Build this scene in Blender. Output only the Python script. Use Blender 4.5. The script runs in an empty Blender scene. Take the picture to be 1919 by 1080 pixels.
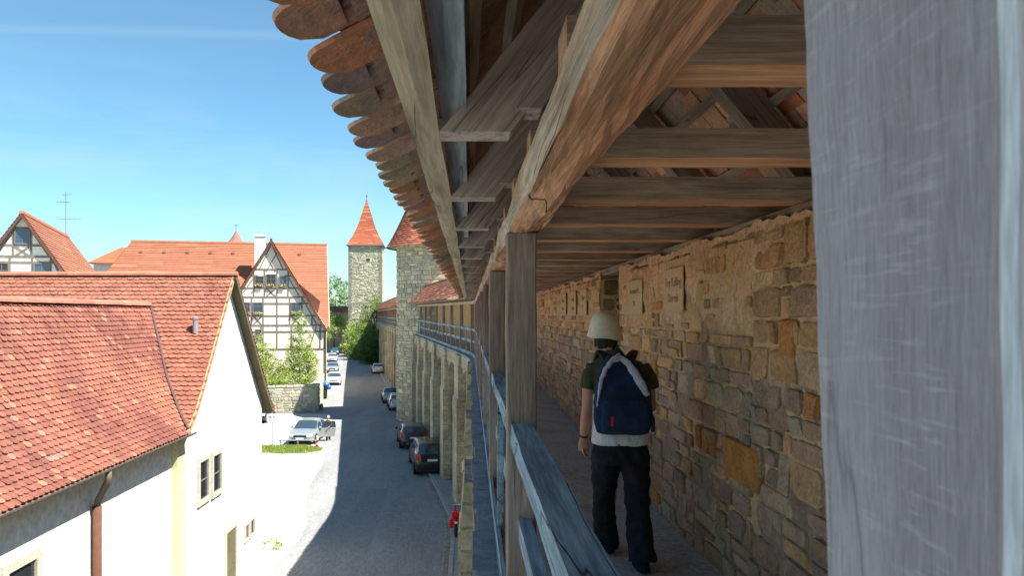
import bpy, bmesh, math, random
from mathutils import Vector, Matrix
R = random.Random(7)
D = bpy.data
scene = bpy.context.scene
COL = scene.collection
G = -8.4                      # street level, camera (eye) height is 0
FL = -1.655                   # walkway level
def rad(a): return math.radians(a)
def lin(c):
    return tuple(((x/255)/12.92 if x/255 <= .04045 else ((x/255+.055)/1.055)**2.4) for x in c)
def lerp(a, b, t): return a+(b-a)*t
def mixc(a, b, t): return tuple(lerp(x, y, t) for x, y in zip(a, b))
def jit(c, s): 
    k = 1+R.uniform(-s, s); return tuple(max(0, x*k*(1+R.uniform(-s*.25, s*.25))) for x in c)

# ------------------------------------------------------------------ materials
def nodes_of(m):
    m.use_nodes = True; nt = m.node_tree; nt.nodes.clear(); return nt, nt.nodes, nt.links
def ramp(n, stops):
    r = n.new('ShaderNodeValToRGB'); e = r.color_ramp.elements
    e[0].position = stops[0][0]; e[0].color = (*stops[0][1], 1)
    e[1].position = stops[-1][0]; e[1].color = (*stops[-1][1], 1)
    for p, c in stops[1:-1]:
        k = e.new(p); k.color = (*c, 1)
    return r
def mapping(n, l, scale, rot=(0, 0, 0), kind='Object'):
    t = n.new('ShaderNodeTexCoord'); m = n.new('ShaderNodeMapping'); src = t.outputs[kind]
    m.inputs['Scale'].default_value = scale
    if any(rot):
        r = n.new('ShaderNodeMapping'); r.inputs['Rotation'].default_value = rot; l.new(src, r.inputs['Vector']); src = r.outputs[0]
    l.new(src, m.inputs['Vector']); return m
def noise(n, l, vec, scale=1, detail=6, rough=.6, dist=0):
    t = n.new('ShaderNodeTexNoise'); t.inputs['Scale'].default_value = scale
    t.inputs['Detail'].default_value = detail; t.inputs['Roughness'].default_value = rough
    t.inputs['Distortion'].default_value = dist
    if vec is not None: l.new(vec.outputs[0], t.inputs['Vector'])
    return t
def mixrgb(n, l, a, b, fac, mode='MIX'):
    m = n.new('ShaderNodeMix'); m.data_type = 'RGBA'; m.blend_type = mode
    for sock, v in ((m.inputs[6], a), (m.inputs[7], b)):
        if isinstance(v, tuple): sock.default_value = (*v, 1)
        else: l.new(v, sock)
    if isinstance(fac, (int, float)): m.inputs[0].default_value = fac
    else: l.new(fac, m.inputs[0])
    return m.outputs[2]
def finish(m, nt, n, l, color, rough=.85, height=None, bump=.3, dist=.01, metal=0, spec=.3, coat=0):
    p = n.new('ShaderNodeBsdfPrincipled'); o = n.new('ShaderNodeOutputMaterial')
    if isinstance(color, tuple): p.inputs['Base Color'].default_value = (*color, 1)
    else: l.new(color, p.inputs['Base Color'])
    p.inputs['Roughness'].default_value = rough; p.inputs['Metallic'].default_value = metal
    p.inputs['Specular IOR Level'].default_value = spec
    if coat: p.inputs['Coat Weight'].default_value = coat
    if height is not None:
        b = n.new('ShaderNodeBump'); b.inputs['Strength'].default_value = bump; b.inputs['Distance'].default_value = dist
        l.new(height, b.inputs['Height']); l.new(b.outputs[0], p.inputs['Normal'])
    l.new(p.outputs[0], o.inputs['Surface']); return m
def rough_mat(name, c1, c2, scale=3, stretch=(1, 1, 1), rough=.85, bump=.4, dist=.01, attr=False, fine=40, spots=None, spec=.3, c3=None, metal=0):
    m = D.materials.new(name); nt, n, l = nodes_of(m)
    mp = mapping(n, l, stretch); a = noise(n, l, mp, scale, 7, .62); b = noise(n, l, mp, fine, 5, .6)
    st = [(.3, c1), (.7, c2)] if c3 is None else [(.28, c1), (.5, c2), (.72, c3)]
    r = ramp(n, st); l.new(a.outputs['Fac'], r.inputs[0]); col = r.outputs[0]
    fr = ramp(n, [(.3, (.72, .72, .72)), (.7, (1.15, 1.15, 1.15))]); l.new(b.outputs['Fac'], fr.inputs[0])
    col = mixrgb(n, l, col, fr.outputs[0], 1, 'MULTIPLY')
    if attr:
        at = n.new('ShaderNodeAttribute'); at.attribute_name = 'col'
        col = mixrgb(n, l, col, at.outputs['Color'], 1, 'MULTIPLY')
    if spots:
        sc, thr, sp = spots
        s = noise(n, l, mp, sc, 3, .5); sr = ramp(n, [(thr, (0, 0, 0)), (thr+.05, (1, 1, 1))]); l.new(s.outputs['Fac'], sr.inputs[0])
        col = mixrgb(n, l, col, sp, sr.outputs[0])
    ad = n.new('ShaderNodeMath'); ad.operation = 'ADD'; l.new(a.outputs['Fac'], ad.inputs[0]); l.new(b.outputs['Fac'], ad.inputs[1])
    return finish(m, nt, n, l, col, rough, ad.outputs[0], bump, dist, metal, spec)
def wood(name, axis, c1, c2, c3, crack=.55, rot=(0, 0, 0), fine=1.0, bump=.6, saw=False, dist=.006, attr=False, con=.85):
    m = D.materials.new(name); nt, n, l = nodes_of(m)
    s = {'x': (1.2, 26, 26), 'y': (26, 1.2, 26), 'z': (26, 26, 1.2)}[axis]
    mp = mapping(n, l, tuple(k*fine for k in s), rot)
    mb = mapping(n, l, tuple(k**.5*1.2 for k in s), rot)
    g = noise(n, l, mp, 1, 9, .7, .22); big = noise(n, l, mb, .8, 5, .6, .2)
    mf = mapping(n, l, tuple(k*fine*4.2 for k in s), rot); f = noise(n, l, mf, 1, 4, .7)
    r = ramp(n, [(.3, c1), (.5, c2), (.7, c3)]); l.new(big.outputs['Fac'], r.inputs[0])
    gr = ramp(n, [(.32, (.45, .45, .45)), (.5, (.95, .95, .95)), (.7, (1.25, 1.25, 1.25))]); l.new(g.outputs['Fac'], gr.inputs[0])
    col = mixrgb(n, l, r.outputs[0], gr.outputs[0], con, 'MULTIPLY')
    fr = ramp(n, [(.35, (.62, .62, .62)), (.62, (1.15, 1.15, 1.15))]); l.new(f.outputs['Fac'], fr.inputs[0])
    col = mixrgb(n, l, col, fr.outputs[0], .7, 'MULTIPLY')
    # long drying cracks
    ck = mapping(n, l, tuple(k*(.32 if k > 5 else .45) for k in s), rot)
    cn = noise(n, l, ck, 1, 2, .4, .2)
    ab = n.new('ShaderNodeMath'); ab.operation = 'SUBTRACT'; ab.inputs[1].default_value = .5; l.new(cn.outputs['Fac'], ab.inputs[0])
    a2 = n.new('ShaderNodeMath'); a2.operation = 'ABSOLUTE'; l.new(ab.outputs[0], a2.inputs[0])
    cr = ramp(n, [(.0, (1-crack,)*3), (.009, (1, 1, 1))]); l.new(a2.outputs[0], cr.inputs[0])
    gate = noise(n, l, mb, .9, 2, .5); gt = ramp(n, [(.46, (0, 0, 0)), (.52, (1, 1, 1))]); l.new(gate.outputs['Fac'], gt.inputs[0])
    crk = mixrgb(n, l, (1., 1., 1.), cr.outputs[0], gt.outputs[0])
    col = mixrgb(n, l, col, crk, 1, 'MULTIPLY')
    h = n.new('ShaderNodeMath'); h.operation = 'MULTIPLY_ADD'; l.new(g.outputs['Fac'], h.inputs[0]); h.inputs[1].default_value = 1; 
    hf = n.new('ShaderNodeMath'); hf.operation = 'MULTIPLY'; l.new(f.outputs['Fac'], hf.inputs[0]); hf.inputs[1].default_value = .6; l.new(hf.outputs[0], h.inputs[2])
    h2 = n.new('ShaderNodeMath'); h2.operation = 'ADD'; l.new(h.outputs[0], h2.inputs[0])
    cb = n.new('ShaderNodeRGBToBW'); l.new(crk, cb.inputs[0]); l.new(cb.outputs[0], h2.inputs[1])
    if attr:
        at = n.new('ShaderNodeAttribute'); at.attribute_name = 'col'
        col = mixrgb(n, l, col, at.outputs['Color'], 1, 'MULTIPLY')
    if saw:
        ms = mapping(n, l, (6, 22, 260), (0, 0, 0)); sn = noise(n, l, ms, 1, 3, .6, .2)
        sr = ramp(n, [(.56, (0, 0, 0)), (.66, (1, 1, 1))]); l.new(sn.outputs['Fac'], sr.inputs[0])
        mk = noise(n, l, mb, 2.2, 3, .6); mr = ramp(n, [(.40, (.03, .03, .03)), (.65, (.24, .24, .24))]); l.new(mk.outputs['Fac'], mr.inputs[0])
        k = mixrgb(n, l, sr.outputs[0], mr.outputs[0], 1, 'MULTIPLY')
        bw = n.new('ShaderNodeRGBToBW'); l.new(k, bw.inputs[0])
        col = mixrgb(n, l, col, tuple(min(1, x*1.7+.05) for x in c3), bw.outputs[0])
    return finish(m, nt, n, l, col, .9, h2.outputs[0], bump, dist, 0, .15)
def plain(name, c, rough=.5, metal=0, spec=.4, coat=0): 
    m = D.materials.new(name); nt, n, l = nodes_of(m)
    mp = mapping(n, l, (1, 1, 1)); a = noise(n, l, mp, 9, 4, .6)
    r = ramp(n, [(.3, tuple(x*.85 for x in c)), (.7, tuple(min(1, x*1.08) for x in c))]); l.new(a.outputs['Fac'], r.inputs[0])
    return finish(m, nt, n, l, r.outputs[0], rough, None, 0, 0, metal, spec, coat)
def masonry(name, c1, c2, mortar, bw=.5, bh=.25, attr=False, bump=.8):
    m = D.materials.new(name); nt, n, l = nodes_of(m)
    tc = n.new('ShaderNodeTexCoord'); sp = n.new('ShaderNodeSeparateXYZ'); l.new(tc.outputs['Object'], sp.inputs[0])
    ad = n.new('ShaderNodeMath'); ad.operation = 'ADD'; l.new(sp.outputs[0], ad.inputs[0]); l.new(sp.outputs[1], ad.inputs[1])
    cb = n.new('ShaderNodeCombineXYZ'); l.new(ad.outputs[0], cb.inputs[0]); l.new(sp.outputs[2], cb.inputs[1])
    wn = noise(n, l, cb, 1.7, 3, .5)
    vs = n.new('ShaderNodeVectorMath'); vs.operation = 'MULTIPLY_ADD'; l.new(wn.outputs['Color'], vs.inputs[0]); vs.inputs[1].default_value = (.22, .1, 0); l.new(cb.outputs[0], vs.inputs[2])
    b = n.new('ShaderNodeTexBrick'); l.new(vs.outputs[0], b.inputs['Vector']); b.inputs['Scale'].default_value = 1
    b.inputs['Brick Width'].default_value = bw; b.inputs['Row Height'].default_value = bh; b.inputs['Mortar Size'].default_value = .014
    b.inputs['Mortar Smooth'].default_value = .6; b.offset = .5; b.squash = .7; b.squash_frequency = 3
    b.inputs['Color1'].default_value = (*c1, 1); b.inputs['Color2'].default_value = (*c2, 1); b.inputs['Mortar'].default_value = (*mortar, 1)
    mp = mapping(n, l, (1, 1, 1)); big = noise(n, l, mp, .7, 6, .65); fi = noise(n, l, mp, 9, 6, .65)
    r = ramp(n, [(.3, (.6, .58, .55)), (.7, (1.3, 1.27, 1.2))]); l.new(big.outputs['Fac'], r.inputs[0])
    col = mixrgb(n, l, b.outputs['Color'], r.outputs[0], 1, 'MULTIPLY')
    r2 = ramp(n, [(.3, (.65, .65, .65)), (.7, (1.2, 1.2, 1.2))]); l.new(fi.outputs['Fac'], r2.inputs[0])
    col = mixrgb(n, l, col, r2.outputs[0], 1, 'MULTIPLY')
    h = n.new('ShaderNodeMath'); h.operation = 'SUBTRACT'; l.new(fi.outputs['Fac'], h.inputs[0]); l.new(b.outputs['Fac'], h.inputs[1])
    return finish(m, nt, n, l, col, .92, h.outputs[0], bump, .04, 0, .15)

M = {}
# weathered timber of the gallery
gb, gm, gl = (.115, .105, .098), (.20, .178, .155), (.31, .30, .285)
M['post'] = wood('weathered_oak_post', 'z', (.23, .165, .13), (.325, .245, .20), (.42, .335, .28))
M['rail'] = wood('weathered_rail', 'y', (.17, .235, .265), (.27, .365, .405), (.40, .49, .53), crack=.85, bump=.9, fine=.8)
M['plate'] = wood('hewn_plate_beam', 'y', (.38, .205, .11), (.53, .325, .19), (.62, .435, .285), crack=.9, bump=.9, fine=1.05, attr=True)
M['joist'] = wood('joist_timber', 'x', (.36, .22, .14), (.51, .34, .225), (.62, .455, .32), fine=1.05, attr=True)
M['rafter'] = wood('rafter_timber', 'x', (.32, .26, .225), (.47, .395, .34), (.60, .53, .47), rot=(0, rad(51), 0), fine=.8)
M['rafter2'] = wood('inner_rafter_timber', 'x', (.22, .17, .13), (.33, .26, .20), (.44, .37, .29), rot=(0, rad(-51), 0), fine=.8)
M['lath'] = wood('lath_timber', 'y', (.2, .15, .11), (.32, .26, .19), (.45, .37, .28))
M['eaves'] = wood('eaves_board', 'y', (.38, .33, .21), (.50, .44, .30), (.60, .54, .40), fine=.5, crack=.8)
M['eaves2'] = wood('eaves_board_pale', 'y', (.28, .32, .33), (.38, .43, .45), (.45, .50, .52), fine=.5)
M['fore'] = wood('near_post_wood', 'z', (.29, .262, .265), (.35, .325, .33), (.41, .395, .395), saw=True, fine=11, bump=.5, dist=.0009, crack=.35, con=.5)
M['fore_edge'] = wood('near_post_sun_painted_edge', 'z', (.62, .64, .68), (.75, .77, .80), (.85, .86, .88), fine=3, bump=.3, dist=.001)  # pale tone is sunlight painted onto the wood
# stone
M['rubble'] = rough_mat('rubble_stone', (.72, .70, .68), (1.12, 1.1, 1.06), 6, bump=1, dist=.03, attr=True, fine=38, rough=.95, spec=.1)
M['mortar'] = rough_mat('lime_mortar', (.50, .305, .165), (.68, .445, .255), 3.2, bump=1, dist=.035, fine=22, rough=.95, c3=(.72, .52, .33), spec=.1, attr=True)
M['core'] = rough_mat('wall_core', (.44, .29, .13), (.62, .42, .20), 2.2, bump=.9, dist=.02, fine=35, rough=.95, c3=(.62, .47, .28), spec=.1)
M['tstone'] = rough_mat('tower_stone', (.8, .8, .78), (1.1, 1.1, 1.05), 2.5, bump=.7, dist=.03, attr=True, fine=18, rough=.95, spec=.1)
M['tmortar'] = rough_mat('tower_mortar', (.36, .33, .24), (.48, .44, .33), 2, bump=.6, dist=.02, fine=12, rough=.95, spec=.1)
M['pier'] = masonry('pier_masonry', (.50, .44, .31), (.40, .36, .27), (.37, .33, .25))
M['ledge'] = rough_mat('ledge_slabs', (.17, .18, .19), (.27, .28, .285), 4, bump=.8, dist=.01, fine=30, c3=(.38, .37, .35))
M['walk'] = rough_mat('walkway_stone', (.36, .315, .28), (.48, .43, .385), 2.3, bump=1, dist=.015, fine=26, c3=(.52, .48, .43), rough=.95, spec=.1)
M['asphalt'] = rough_mat('pale_asphalt', (.20, .205, .21), (.255, .257, .257), .35, (1.6, .35, 1), bump=.3, dist=.01, fine=11, c3=(.30, .30, .295), rough=.9, spec=.2)
M['forecourt'] = rough_mat('sun_paled_concrete', (.36, .36, .34), (.44, .44, .42), .5, bump=.3, dist=.01, fine=9, c3=(.48, .47, .44), rough=.9)
M['kerb'] = rough_mat('kerb_stone', (.30, .30, .29), (.38, .38, .36), 1, bump=.4, fine=10)
M['pave'] = rough_mat('pavement', (.25, .25, .245), (.32, .32, .31), .8, bump=.5, fine=7)
M['plaque'] = rough_mat('plaque_stone', (.52, .37, .20), (.60, .44, .25), 6, bump=.6, dist=.004, fine=60)
M['letter'] = plain('engraved_dark', (.26, .165, .10), .9)
# plaster, tiles
M['white'] = rough_mat('white_plaster', (.78, .78, .75), (.83, .83, .80), 1.2, bump=.05, dist=.005, fine=6, rough=.95, spec=.1)
M['cream'] = rough_mat('cream_plaster', (.76, .70, .58), (.82, .77, .66), 1.2, bump=.08, dist=.01, fine=6, rough=.95, spec=.1)
M['yellow'] = rough_mat('yellow_quoin', (.60, .56, .30), (.70, .66, .40), 2, bump=.3, fine=14, rough=.95)
M['tile'] = rough_mat('clay_tiles', (.75, .75, .75), (1.15, 1.12, 1.1), 2.4, bump=.35, dist=.008, attr=True, fine=30, rough=.85, spec=.15, spots=(6, .745, (.36, .33, .28)))
M['tile_clean'] = rough_mat('clay_tiles_clean', (.88, .86, .85), (1.1, 1.08, 1.06), 1.4, bump=.3, dist=.008, attr=True, fine=22, rough=.85, spec=.15)
M['tile_under'] = rough_mat('tile_undersides', (.70, .72, .75), (1.2, 1.1, 1.0), 5, bump=.6, dist=.01, attr=True, fine=45, rough=.95, spec=.1)
M['timber'] = rough_mat('dark_frame_timber', (.14, .115, .10), (.22, .19, .165), 3, bump=.4, dist=.02, fine=16)
M['barge'] = rough_mat('barge_board', (.10, .045, .035), (.15, .07, .05), 2, bump=.2, fine=16)
M['olive'] = rough_mat('olive_soffit', (.10, .085, .045), (.155, .13, .07), 2, bump=.3, fine=16)
M['tan'] = rough_mat('tan_verge', (.38, .26, .12), (.48, .34, .18), 2, bump=.3, fine=16)
M['copper'] = plain('brown_pipe', (.12, .055, .035), .8, 0, .15)
M['gutter'] = plain('gutter_metal', (.17, .13, .10), .7, .1, .2)
M['lead'] = plain('lead_flashing', (.10, .06, .06), .6)
M['glass'] = plain('window_glass', (.035, .075, .13), .06, 0, .9)
M['darkglass'] = plain('dark_window', (.02, .022, .025), .15, 0, .8)
M['frame'] = plain('window_frame_paint', (.16, .14, .12), .6)
M['stonetrim'] = rough_mat('window_stone_trim', (.42, .40, .32), (.52, .50, .42), 4, bump=.3, fine=30)
M['metal'] = plain('galvanised', (.45, .47, .5), .4, .6)
M['flower'] = rough_mat('flower_leaf', (.06, .14, .03), (.5, .35, .3), 6, bump=0, fine=30)
M['trim0'] = plain('cast_iron', (.06, .055, .05), .6, .3)
M['patch'] = rough_mat('asphalt_patch', (.205, .21, .213), (.245, .247, .247), .9, bump=.3, fine=11)
# plants
def leafmat(name, k=1.0):
    m = D.materials.new(name); nt, n, l = nodes_of(m)
    at = n.new('ShaderNodeAttribute'); at.attribute_name = 'col'
    p = n.new('ShaderNodeBsdfPrincipled'); p.inputs['Roughness'].default_value = .6; p.inputs['Specular IOR Level'].default_value = .25
    l.new(at.outputs['Color'], p.inputs['Base Color']); tr = n.new('ShaderNodeBsdfTranslucent')
    l.new(at.outputs['Color'], tr.inputs['Color']); mx = n.new('ShaderNodeMixShader'); mx.inputs[0].default_value = .4
    l.new(p.outputs[0], mx.inputs[1]); l.new(tr.outputs[0], mx.inputs[2])
    o = n.new('ShaderNodeOutputMaterial'); l.new(mx.outputs[0], o.inputs[0]); return m
M['leaf'] = leafmat('leaves')
M['bark'] = rough_mat('bark', (.07, .05, .035), (.14, .11, .08), 5, (1, 1, .3), bump=.8)
M['grass'] = rough_mat('grass_soil', (.10, .15, .03), (.17, .22, .06), 3, bump=.5)
M['earth'] = rough_mat('earth', (.16, .16, .13), (.22, .21, .18), .1, bump=.2, fine=3)

# ------------------------------------------------------------------ mesh builder
class MB:
    def __init__(s): s.v = []; s.f = []; s.c = []
    def add(s, vs, fs, col=(1, 1, 1)):
        b = len(s.v); s.v += [tuple(p) for p in vs]
        for f in fs: s.f.append(tuple(b+i for i in f)); s.c.append(col)
    def box(s, x0, x1, y0, y1, z0, z1, col=(1, 1, 1)):
        s.add([(x0, y0, z0), (x1, y0, z0), (x1, y1, z0), (x0, y1, z0), (x0, y0, z1), (x1, y0, z1), (x1, y1, z1), (x0, y1, z1)],
              [(0, 3, 2, 1), (4, 5, 6, 7), (0, 1, 5, 4), (1, 2, 6, 5), (2, 3, 7, 6), (3, 0, 4, 7)], col)
    def hexa(s, a, b, col=(1, 1, 1)):          # two quads a (bottom) and b (top), same winding (ccw seen from b side)
        s.add(list(a)+list(b), [(3, 2, 1, 0), (4, 5, 6, 7), (0, 1, 5, 4), (1, 2, 6, 5), (2, 3, 7, 6), (3, 0, 4, 7)], col)
    def prism(s, poly, d, col=(1, 1, 1)):      # polygon (3D pts) extruded by vector d
        n = len(poly); d = Vector(d); a = [Vector(p) for p in poly]; b = [p+d for p in a]
        s.add(a+b, [tuple(reversed(range(n))), tuple(range(n, 2*n))]+[(i, (i+1) % n, n+(i+1) % n, n+i) for i in range(n)], col)
    def beam(s, p, q, w, h, up=(0, 0, 1), col=(1, 1, 1)):
        p = Vector(p); q = Vector(q); d = (q-p).normalized(); u = Vector(up); sd = d.cross(u)
        if sd.length < 1e-4: sd = d.cross(Vector((1, 0, 0)))
        sd.normalize(); u = sd.cross(d).normalized()
        def r(c): return [c-sd*w/2-u*h/2, c+sd*w/2-u*h/2, c+sd*w/2+u*h/2, c-sd*w/2+u*h/2]
        s.add(r(p)+r(q), [(0, 1, 2, 3), (7, 6, 5, 4), (1, 0, 4, 5), (2, 1, 5, 6), (3, 2, 6, 7), (0, 3, 7, 4)], col)
    def tube(s, pts, rr, n=8, col=(1, 1, 1), cap=True, flat=None):
        pts = [Vector(p) for p in pts]; rings = []
        if not isinstance(rr, (list, tuple)): rr = [rr]*len(pts)
        prev = None
        for i, p in enumerate(pts):
            d = (pts[min(i+1, len(pts)-1)]-pts[max(i-1, 0)]).normalized()
            a = prev if prev is not None else (Vector((1, 0, 0)) if abs(d.x) < .8 else Vector((0, 1, 0)))
            a = (a-d*a.dot(d)).normalized(); prev = a; b = d.cross(a)
            ra = rr[i]; rx, ry = ra if isinstance(ra, (list, tuple)) else (ra, ra)
            rings.append([p+a*math.cos(t)*rx+b*math.sin(t)*ry for t in [2*math.pi*k/n for k in range(n)]])
        vs = [q for r_ in rings for q in r_]; fs = []
        for i in range(len(pts)-1):
            for k in range(n): fs.append((i*n+k, i*n+(k+1) % n, (i+1)*n+(k+1) % n, (i+1)*n+k))
        if cap: fs += [tuple(reversed(range(n))), tuple(range((len(pts)-1)*n, len(pts)*n))]
        s.add(vs, fs, col)
    def lathe(s, prof, c=(0, 0, 0), n=24, col=(1, 1, 1), sx=1, sy=1):
        vs = []; fs = []
        for r_, z in prof:
            for k in range(n):
                t = 2*math.pi*k/n; vs.append((c[0]+r_*sx*math.cos(t), c[1]+r_*sy*math.sin(t), c[2]+z))
        for i in range(len(prof)-1):
            for k in range(n): fs.append((i*n+k, i*n+(k+1) % n, (i+1)*n+(k+1) % n, (i+1)*n+k))
        s.add(vs, fs, col)
    def build(s, name, mat, parent=None, smooth=False, bevel=0, base=None, colors=True, auto=None):
        me = D.meshes.new(name); me.from_pydata(s.v, [], s.f); 
        if colors:
            at = me.color_attributes.new('col', 'FLOAT_COLOR', 'CORNER'); buf = []
            for f, c in zip(s.f, s.c): buf += [c[0], c[1], c[2], 1]*len(f)
            at.data.foreach_set('color', buf)
        me.materials.append(mat); o = D.objects.new(name, me); COL.objects.link(o)
        if smooth: me.polygons.foreach_set('use_smooth', [True]*len(me.polygons))
        me.update()
        if parent is not None: 
            o.parent = parent
            if parent.get('world'): o.location = -Vector(parent['world'])
        if bevel:
            b = o.modifiers.new('b', 'BEVEL'); b.width = bevel; b.segments = 2; b.limit_method = 'ANGLE'
        return o
def tag(o, label, cat, group=None):
    o['label'] = label; o['category'] = cat
    if group: o['group'] = group
    return o
def thing(name, label, cat, loc, rz=0, group=None, world=False):
    o = D.objects.new(name, None); COL.objects.link(o); o.location = loc; o.rotation_euler = (0, 0, rz)
    o.empty_display_size = .3
    if world: o['world'] = tuple(loc)      # children are modelled in world coordinates
    return tag(o, label, cat, group)
def struct(o, kind='structure'): o['kind'] = kind; return o
def recalc(o):
    bm = bmesh.new(); bm.from_mesh(o.data); bmesh.ops.recalc_face_normals(bm, faces=bm.faces); bm.to_mesh(o.data); bm.free()

# ------------------------------------------------------------------ line of the wall (bends left, away from the camera)
RP = [(-6, 0), (24, 0), (30, 0), (61, -4.85), (66, -5.65), (80, -7.9), (106, -12.0), (138, -17.0), (160, -20.4), (190, -25)]
def refx(y):
    for (a, xa), (b, xb) in zip(RP, RP[1:]):
        if y <= b or b == RP[-1][0]:
            t = (y-a)/(b-a); return lerp(xa, xb, t)
def refs(y):          # smoothed
    return sum(refx(y+d) for d in (-1.6, -.8, 0, .8, 1.6))/5
def rise(y): return 0 if y < 30 else min(.2, (y-30)/30*.2)
def W(o, y, z, r=True):
    dx = (refs(y+.5)-refs(y-.5)); L = math.hypot(dx, 1)
    return Vector((refs(y)+o/L, y-o*dx/L, z+(rise(y) if r else 0)))
def ylist(a, b, step=None):
    out = [a]; y = a
    while y < b-1e-6:
        st = step or (6 if y < 20 else 2.5)
        y = min(b, y+st); out.append(y)
    return out
def sweep(mb, prof, ys, col=(1, 1, 1), r=True, jitter=0):
    n = len(prof); vs = []
    for y in ys:
        for o, z in prof: vs.append(W(o+R.uniform(-jitter, jitter), y, z+R.uniform(-jitter, jitter), r))
    fs = []
    for i in range(len(ys)-1):
        for k in range(n): fs.append((i*n+k, i*n+(k+1) % n, (i+1)*n+(k+1) % n, (i+1)*n+k))
    fs += [tuple(reversed(range(n))), tuple(range((len(ys)-1)*n, len(ys)*n))]
    mb.add(vs, fs, col)
def rectp(o0, o1, z0, z1): return [(o0, z0), (o1, z0), (o1, z1), (o0, z1)]

# ------------------------------------------------------------------ stone facing
def stones(mb, fr, s0, s1, z0, z1, mw, mh, dep, pal, gap=.012, skip=None, zj=0, amt=1.0, segs=10, hole=None):
    """fr(s, z, d) -> point, d = out of the wall"""
    z = z0; row = 0
    while z < z1-.02:
        h = min(mh*R.uniform(.6, 1.45), z1-z); 
        if z1-z-h < mh*.4: h = z1-z
        s = s0-R.uniform(0, mw*.5)
        while s < s1:
            w = mw*R.choice((.45, .7, .9, 1.1, 1.4, 1.8))*R.uniform(.85, 1.15)
            a, b = max(s, s0), min(s+w, s1); s += w
            if b-a < mw*.25: continue
            subs = [(z, z+h)]
            if h > mh*1.05 and R.random() < .35: k = R.uniform(.35, .65); subs = [(z, z+h*k), (z+h*k, z+h)]
            for za, zb in subs:
                cs, cz = (a+b)/2, (za+zb)/2
                if skip and skip(cs, cz): continue
                if hole and hole(a, b, za, zb): continue
                if R.random() > amt: continue
                hw, hh = (b-a)/2-gap, (zb-za)/2-gap
                if hw < .01 or hh < .01: continue
                base = R.choice(pal(cs, cz)); col = jit(base, .18)
                ph = []; wob = [R.uniform(.88, 1.05) for _ in range(segs)]; e = R.uniform(.16, .42)
                for k in range(segs):
                    t = 2*math.pi*(k+.5)/segs; c_, s_ = math.cos(t), math.sin(t)
                    ph.append((math.copysign(abs(c_)**e, c_)*wob[k], math.copysign(abs(s_)**e, s_)*wob[k]))
                dd = dep*R.uniform(.35, 1.3); tx, tz = R.uniform(-.35, .35)*dep, R.uniform(-.35, .35)*dep
                vs = []
                ins = min(hw, hh)
                for sc, dz in ((1.0, -.02), (1-.07*min(1, .12/ins), dd*.75), (1-.26*min(1, .12/ins), dd)):
                    for (px, pz) in ph:
                        vs.append(fr(cs+px*hw*sc, cz+pz*hh*sc, dz+(tx*px+tz*pz if dz > 0 else 0)))
                vs.append(fr(cs, cz, dd*1.05))
                fs = []
                for r_ in range(2):
                    for k in range(segs): fs.append((r_*segs+k, r_*segs+(k+1) % segs, (r_+1)*segs+(k+1) % segs, (r_+1)*segs+k))
                for k in range(segs): fs.append((2*segs+k, 2*segs+(k+1) % segs, 3*segs))
                mb.add(vs, fs, col)
        z += h; row += 1

# ------------------------------------------------------------------ roof tiles
def tiles(mb, org, ud, prof, ulen, pw, ph, colf, clip=None, th=.03):
    """beaver-tail tiles. org+ud*u + profile (list of 2D (h, z) offsets carried by hd, Z), from eave to ridge"""
    org = Vector(org); ud = Vector(ud).normalized()
    hd = prof['dir']; pts = prof['pts']
    seg = []; tot = 0
    for (a, b) in zip(pts, pts[1:]):
        L = math.hypot(b[0]-a[0], b[1]-a[1]); seg.append((tot, tot+L, a, b)); tot += L
    def P(s):
        for a, b, p, q in seg:
            if s <= b or b == tot:
                t = (s-a)/(b-a); h, z = lerp(p[0], q[0], t), lerp(p[1], q[1], t)
                nx, nz = -(q[1]-p[1])/(b-a), (q[0]-p[0])/(b-a)
                return Vector(hd)*h+Vector((0, 0, z)), Vector(hd)*nx+Vector((0, 0, nz))
    rows = int(tot/ph)+1
    for r_ in range(rows):
        s = r_*ph-.03; n = int(ulen/pw)+2
        for k in range(n):
            u = (k+(.5 if r_ % 2 else 0))*pw
            if u > ulen: continue
            sj = s+R.uniform(-.007, .007); uj = u+R.uniform(-.004, .004)
            c0, n0 = P(max(.0, sj)); c1, n1 = P(min(tot, sj+ph*1.25))
            if sj < 0: c0 = c0-(P(.1)[0]-P(0)[0])*(-sj/.1)
            c = org+ud*uj+c0
            if clip and not clip(c): continue
            up = (c1-c0); L = up.length
            if L < .03: continue
            up.normalize(); nn = n0; hw = pw*.485; lift = th*R.uniform(.9, 1.5)
            arc = [(-1, .28), (-.86, .12), (-.5, .02), (0, -.03), (.5, .02), (.86, .12), (1, .28)]
            top = [c+ud*hw*x+up*ph*y+nn*lift*(1-y*.25) for x, y in arc]
            low = [p-nn*lift*.95 for p in top]
            q0 = c+ud*hw+up*L+nn*.003; q1 = c-ud*hw+up*L+nn*.003
            col = colf(c)
            vs = top+[q0, q1]+low
            fs = [tuple(range(9))]+[(i+9, i+10, i+1, i) for i in range(6)]
            mb.add(vs, fs, col)
TC = (.32, .128, .082); TD = (.20, .08, .06); TL = (.37, .165, .108)
def tilecol_fn(a, b, c, f=.8, sd=.14):
    def fn(p):
        w = math.sin(p.x*1.3*f+p.y*.9*f+2)*.5+math.sin(p.y*2.1*f-p.z*1.7*f)*.5
        t = min(1, max(0, .5+w*.45+R.uniform(-.28, .28)))
        base = mixc(a, b, t) if R.random() < .9 else c
        return jit(base, sd)
    return fn
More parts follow.
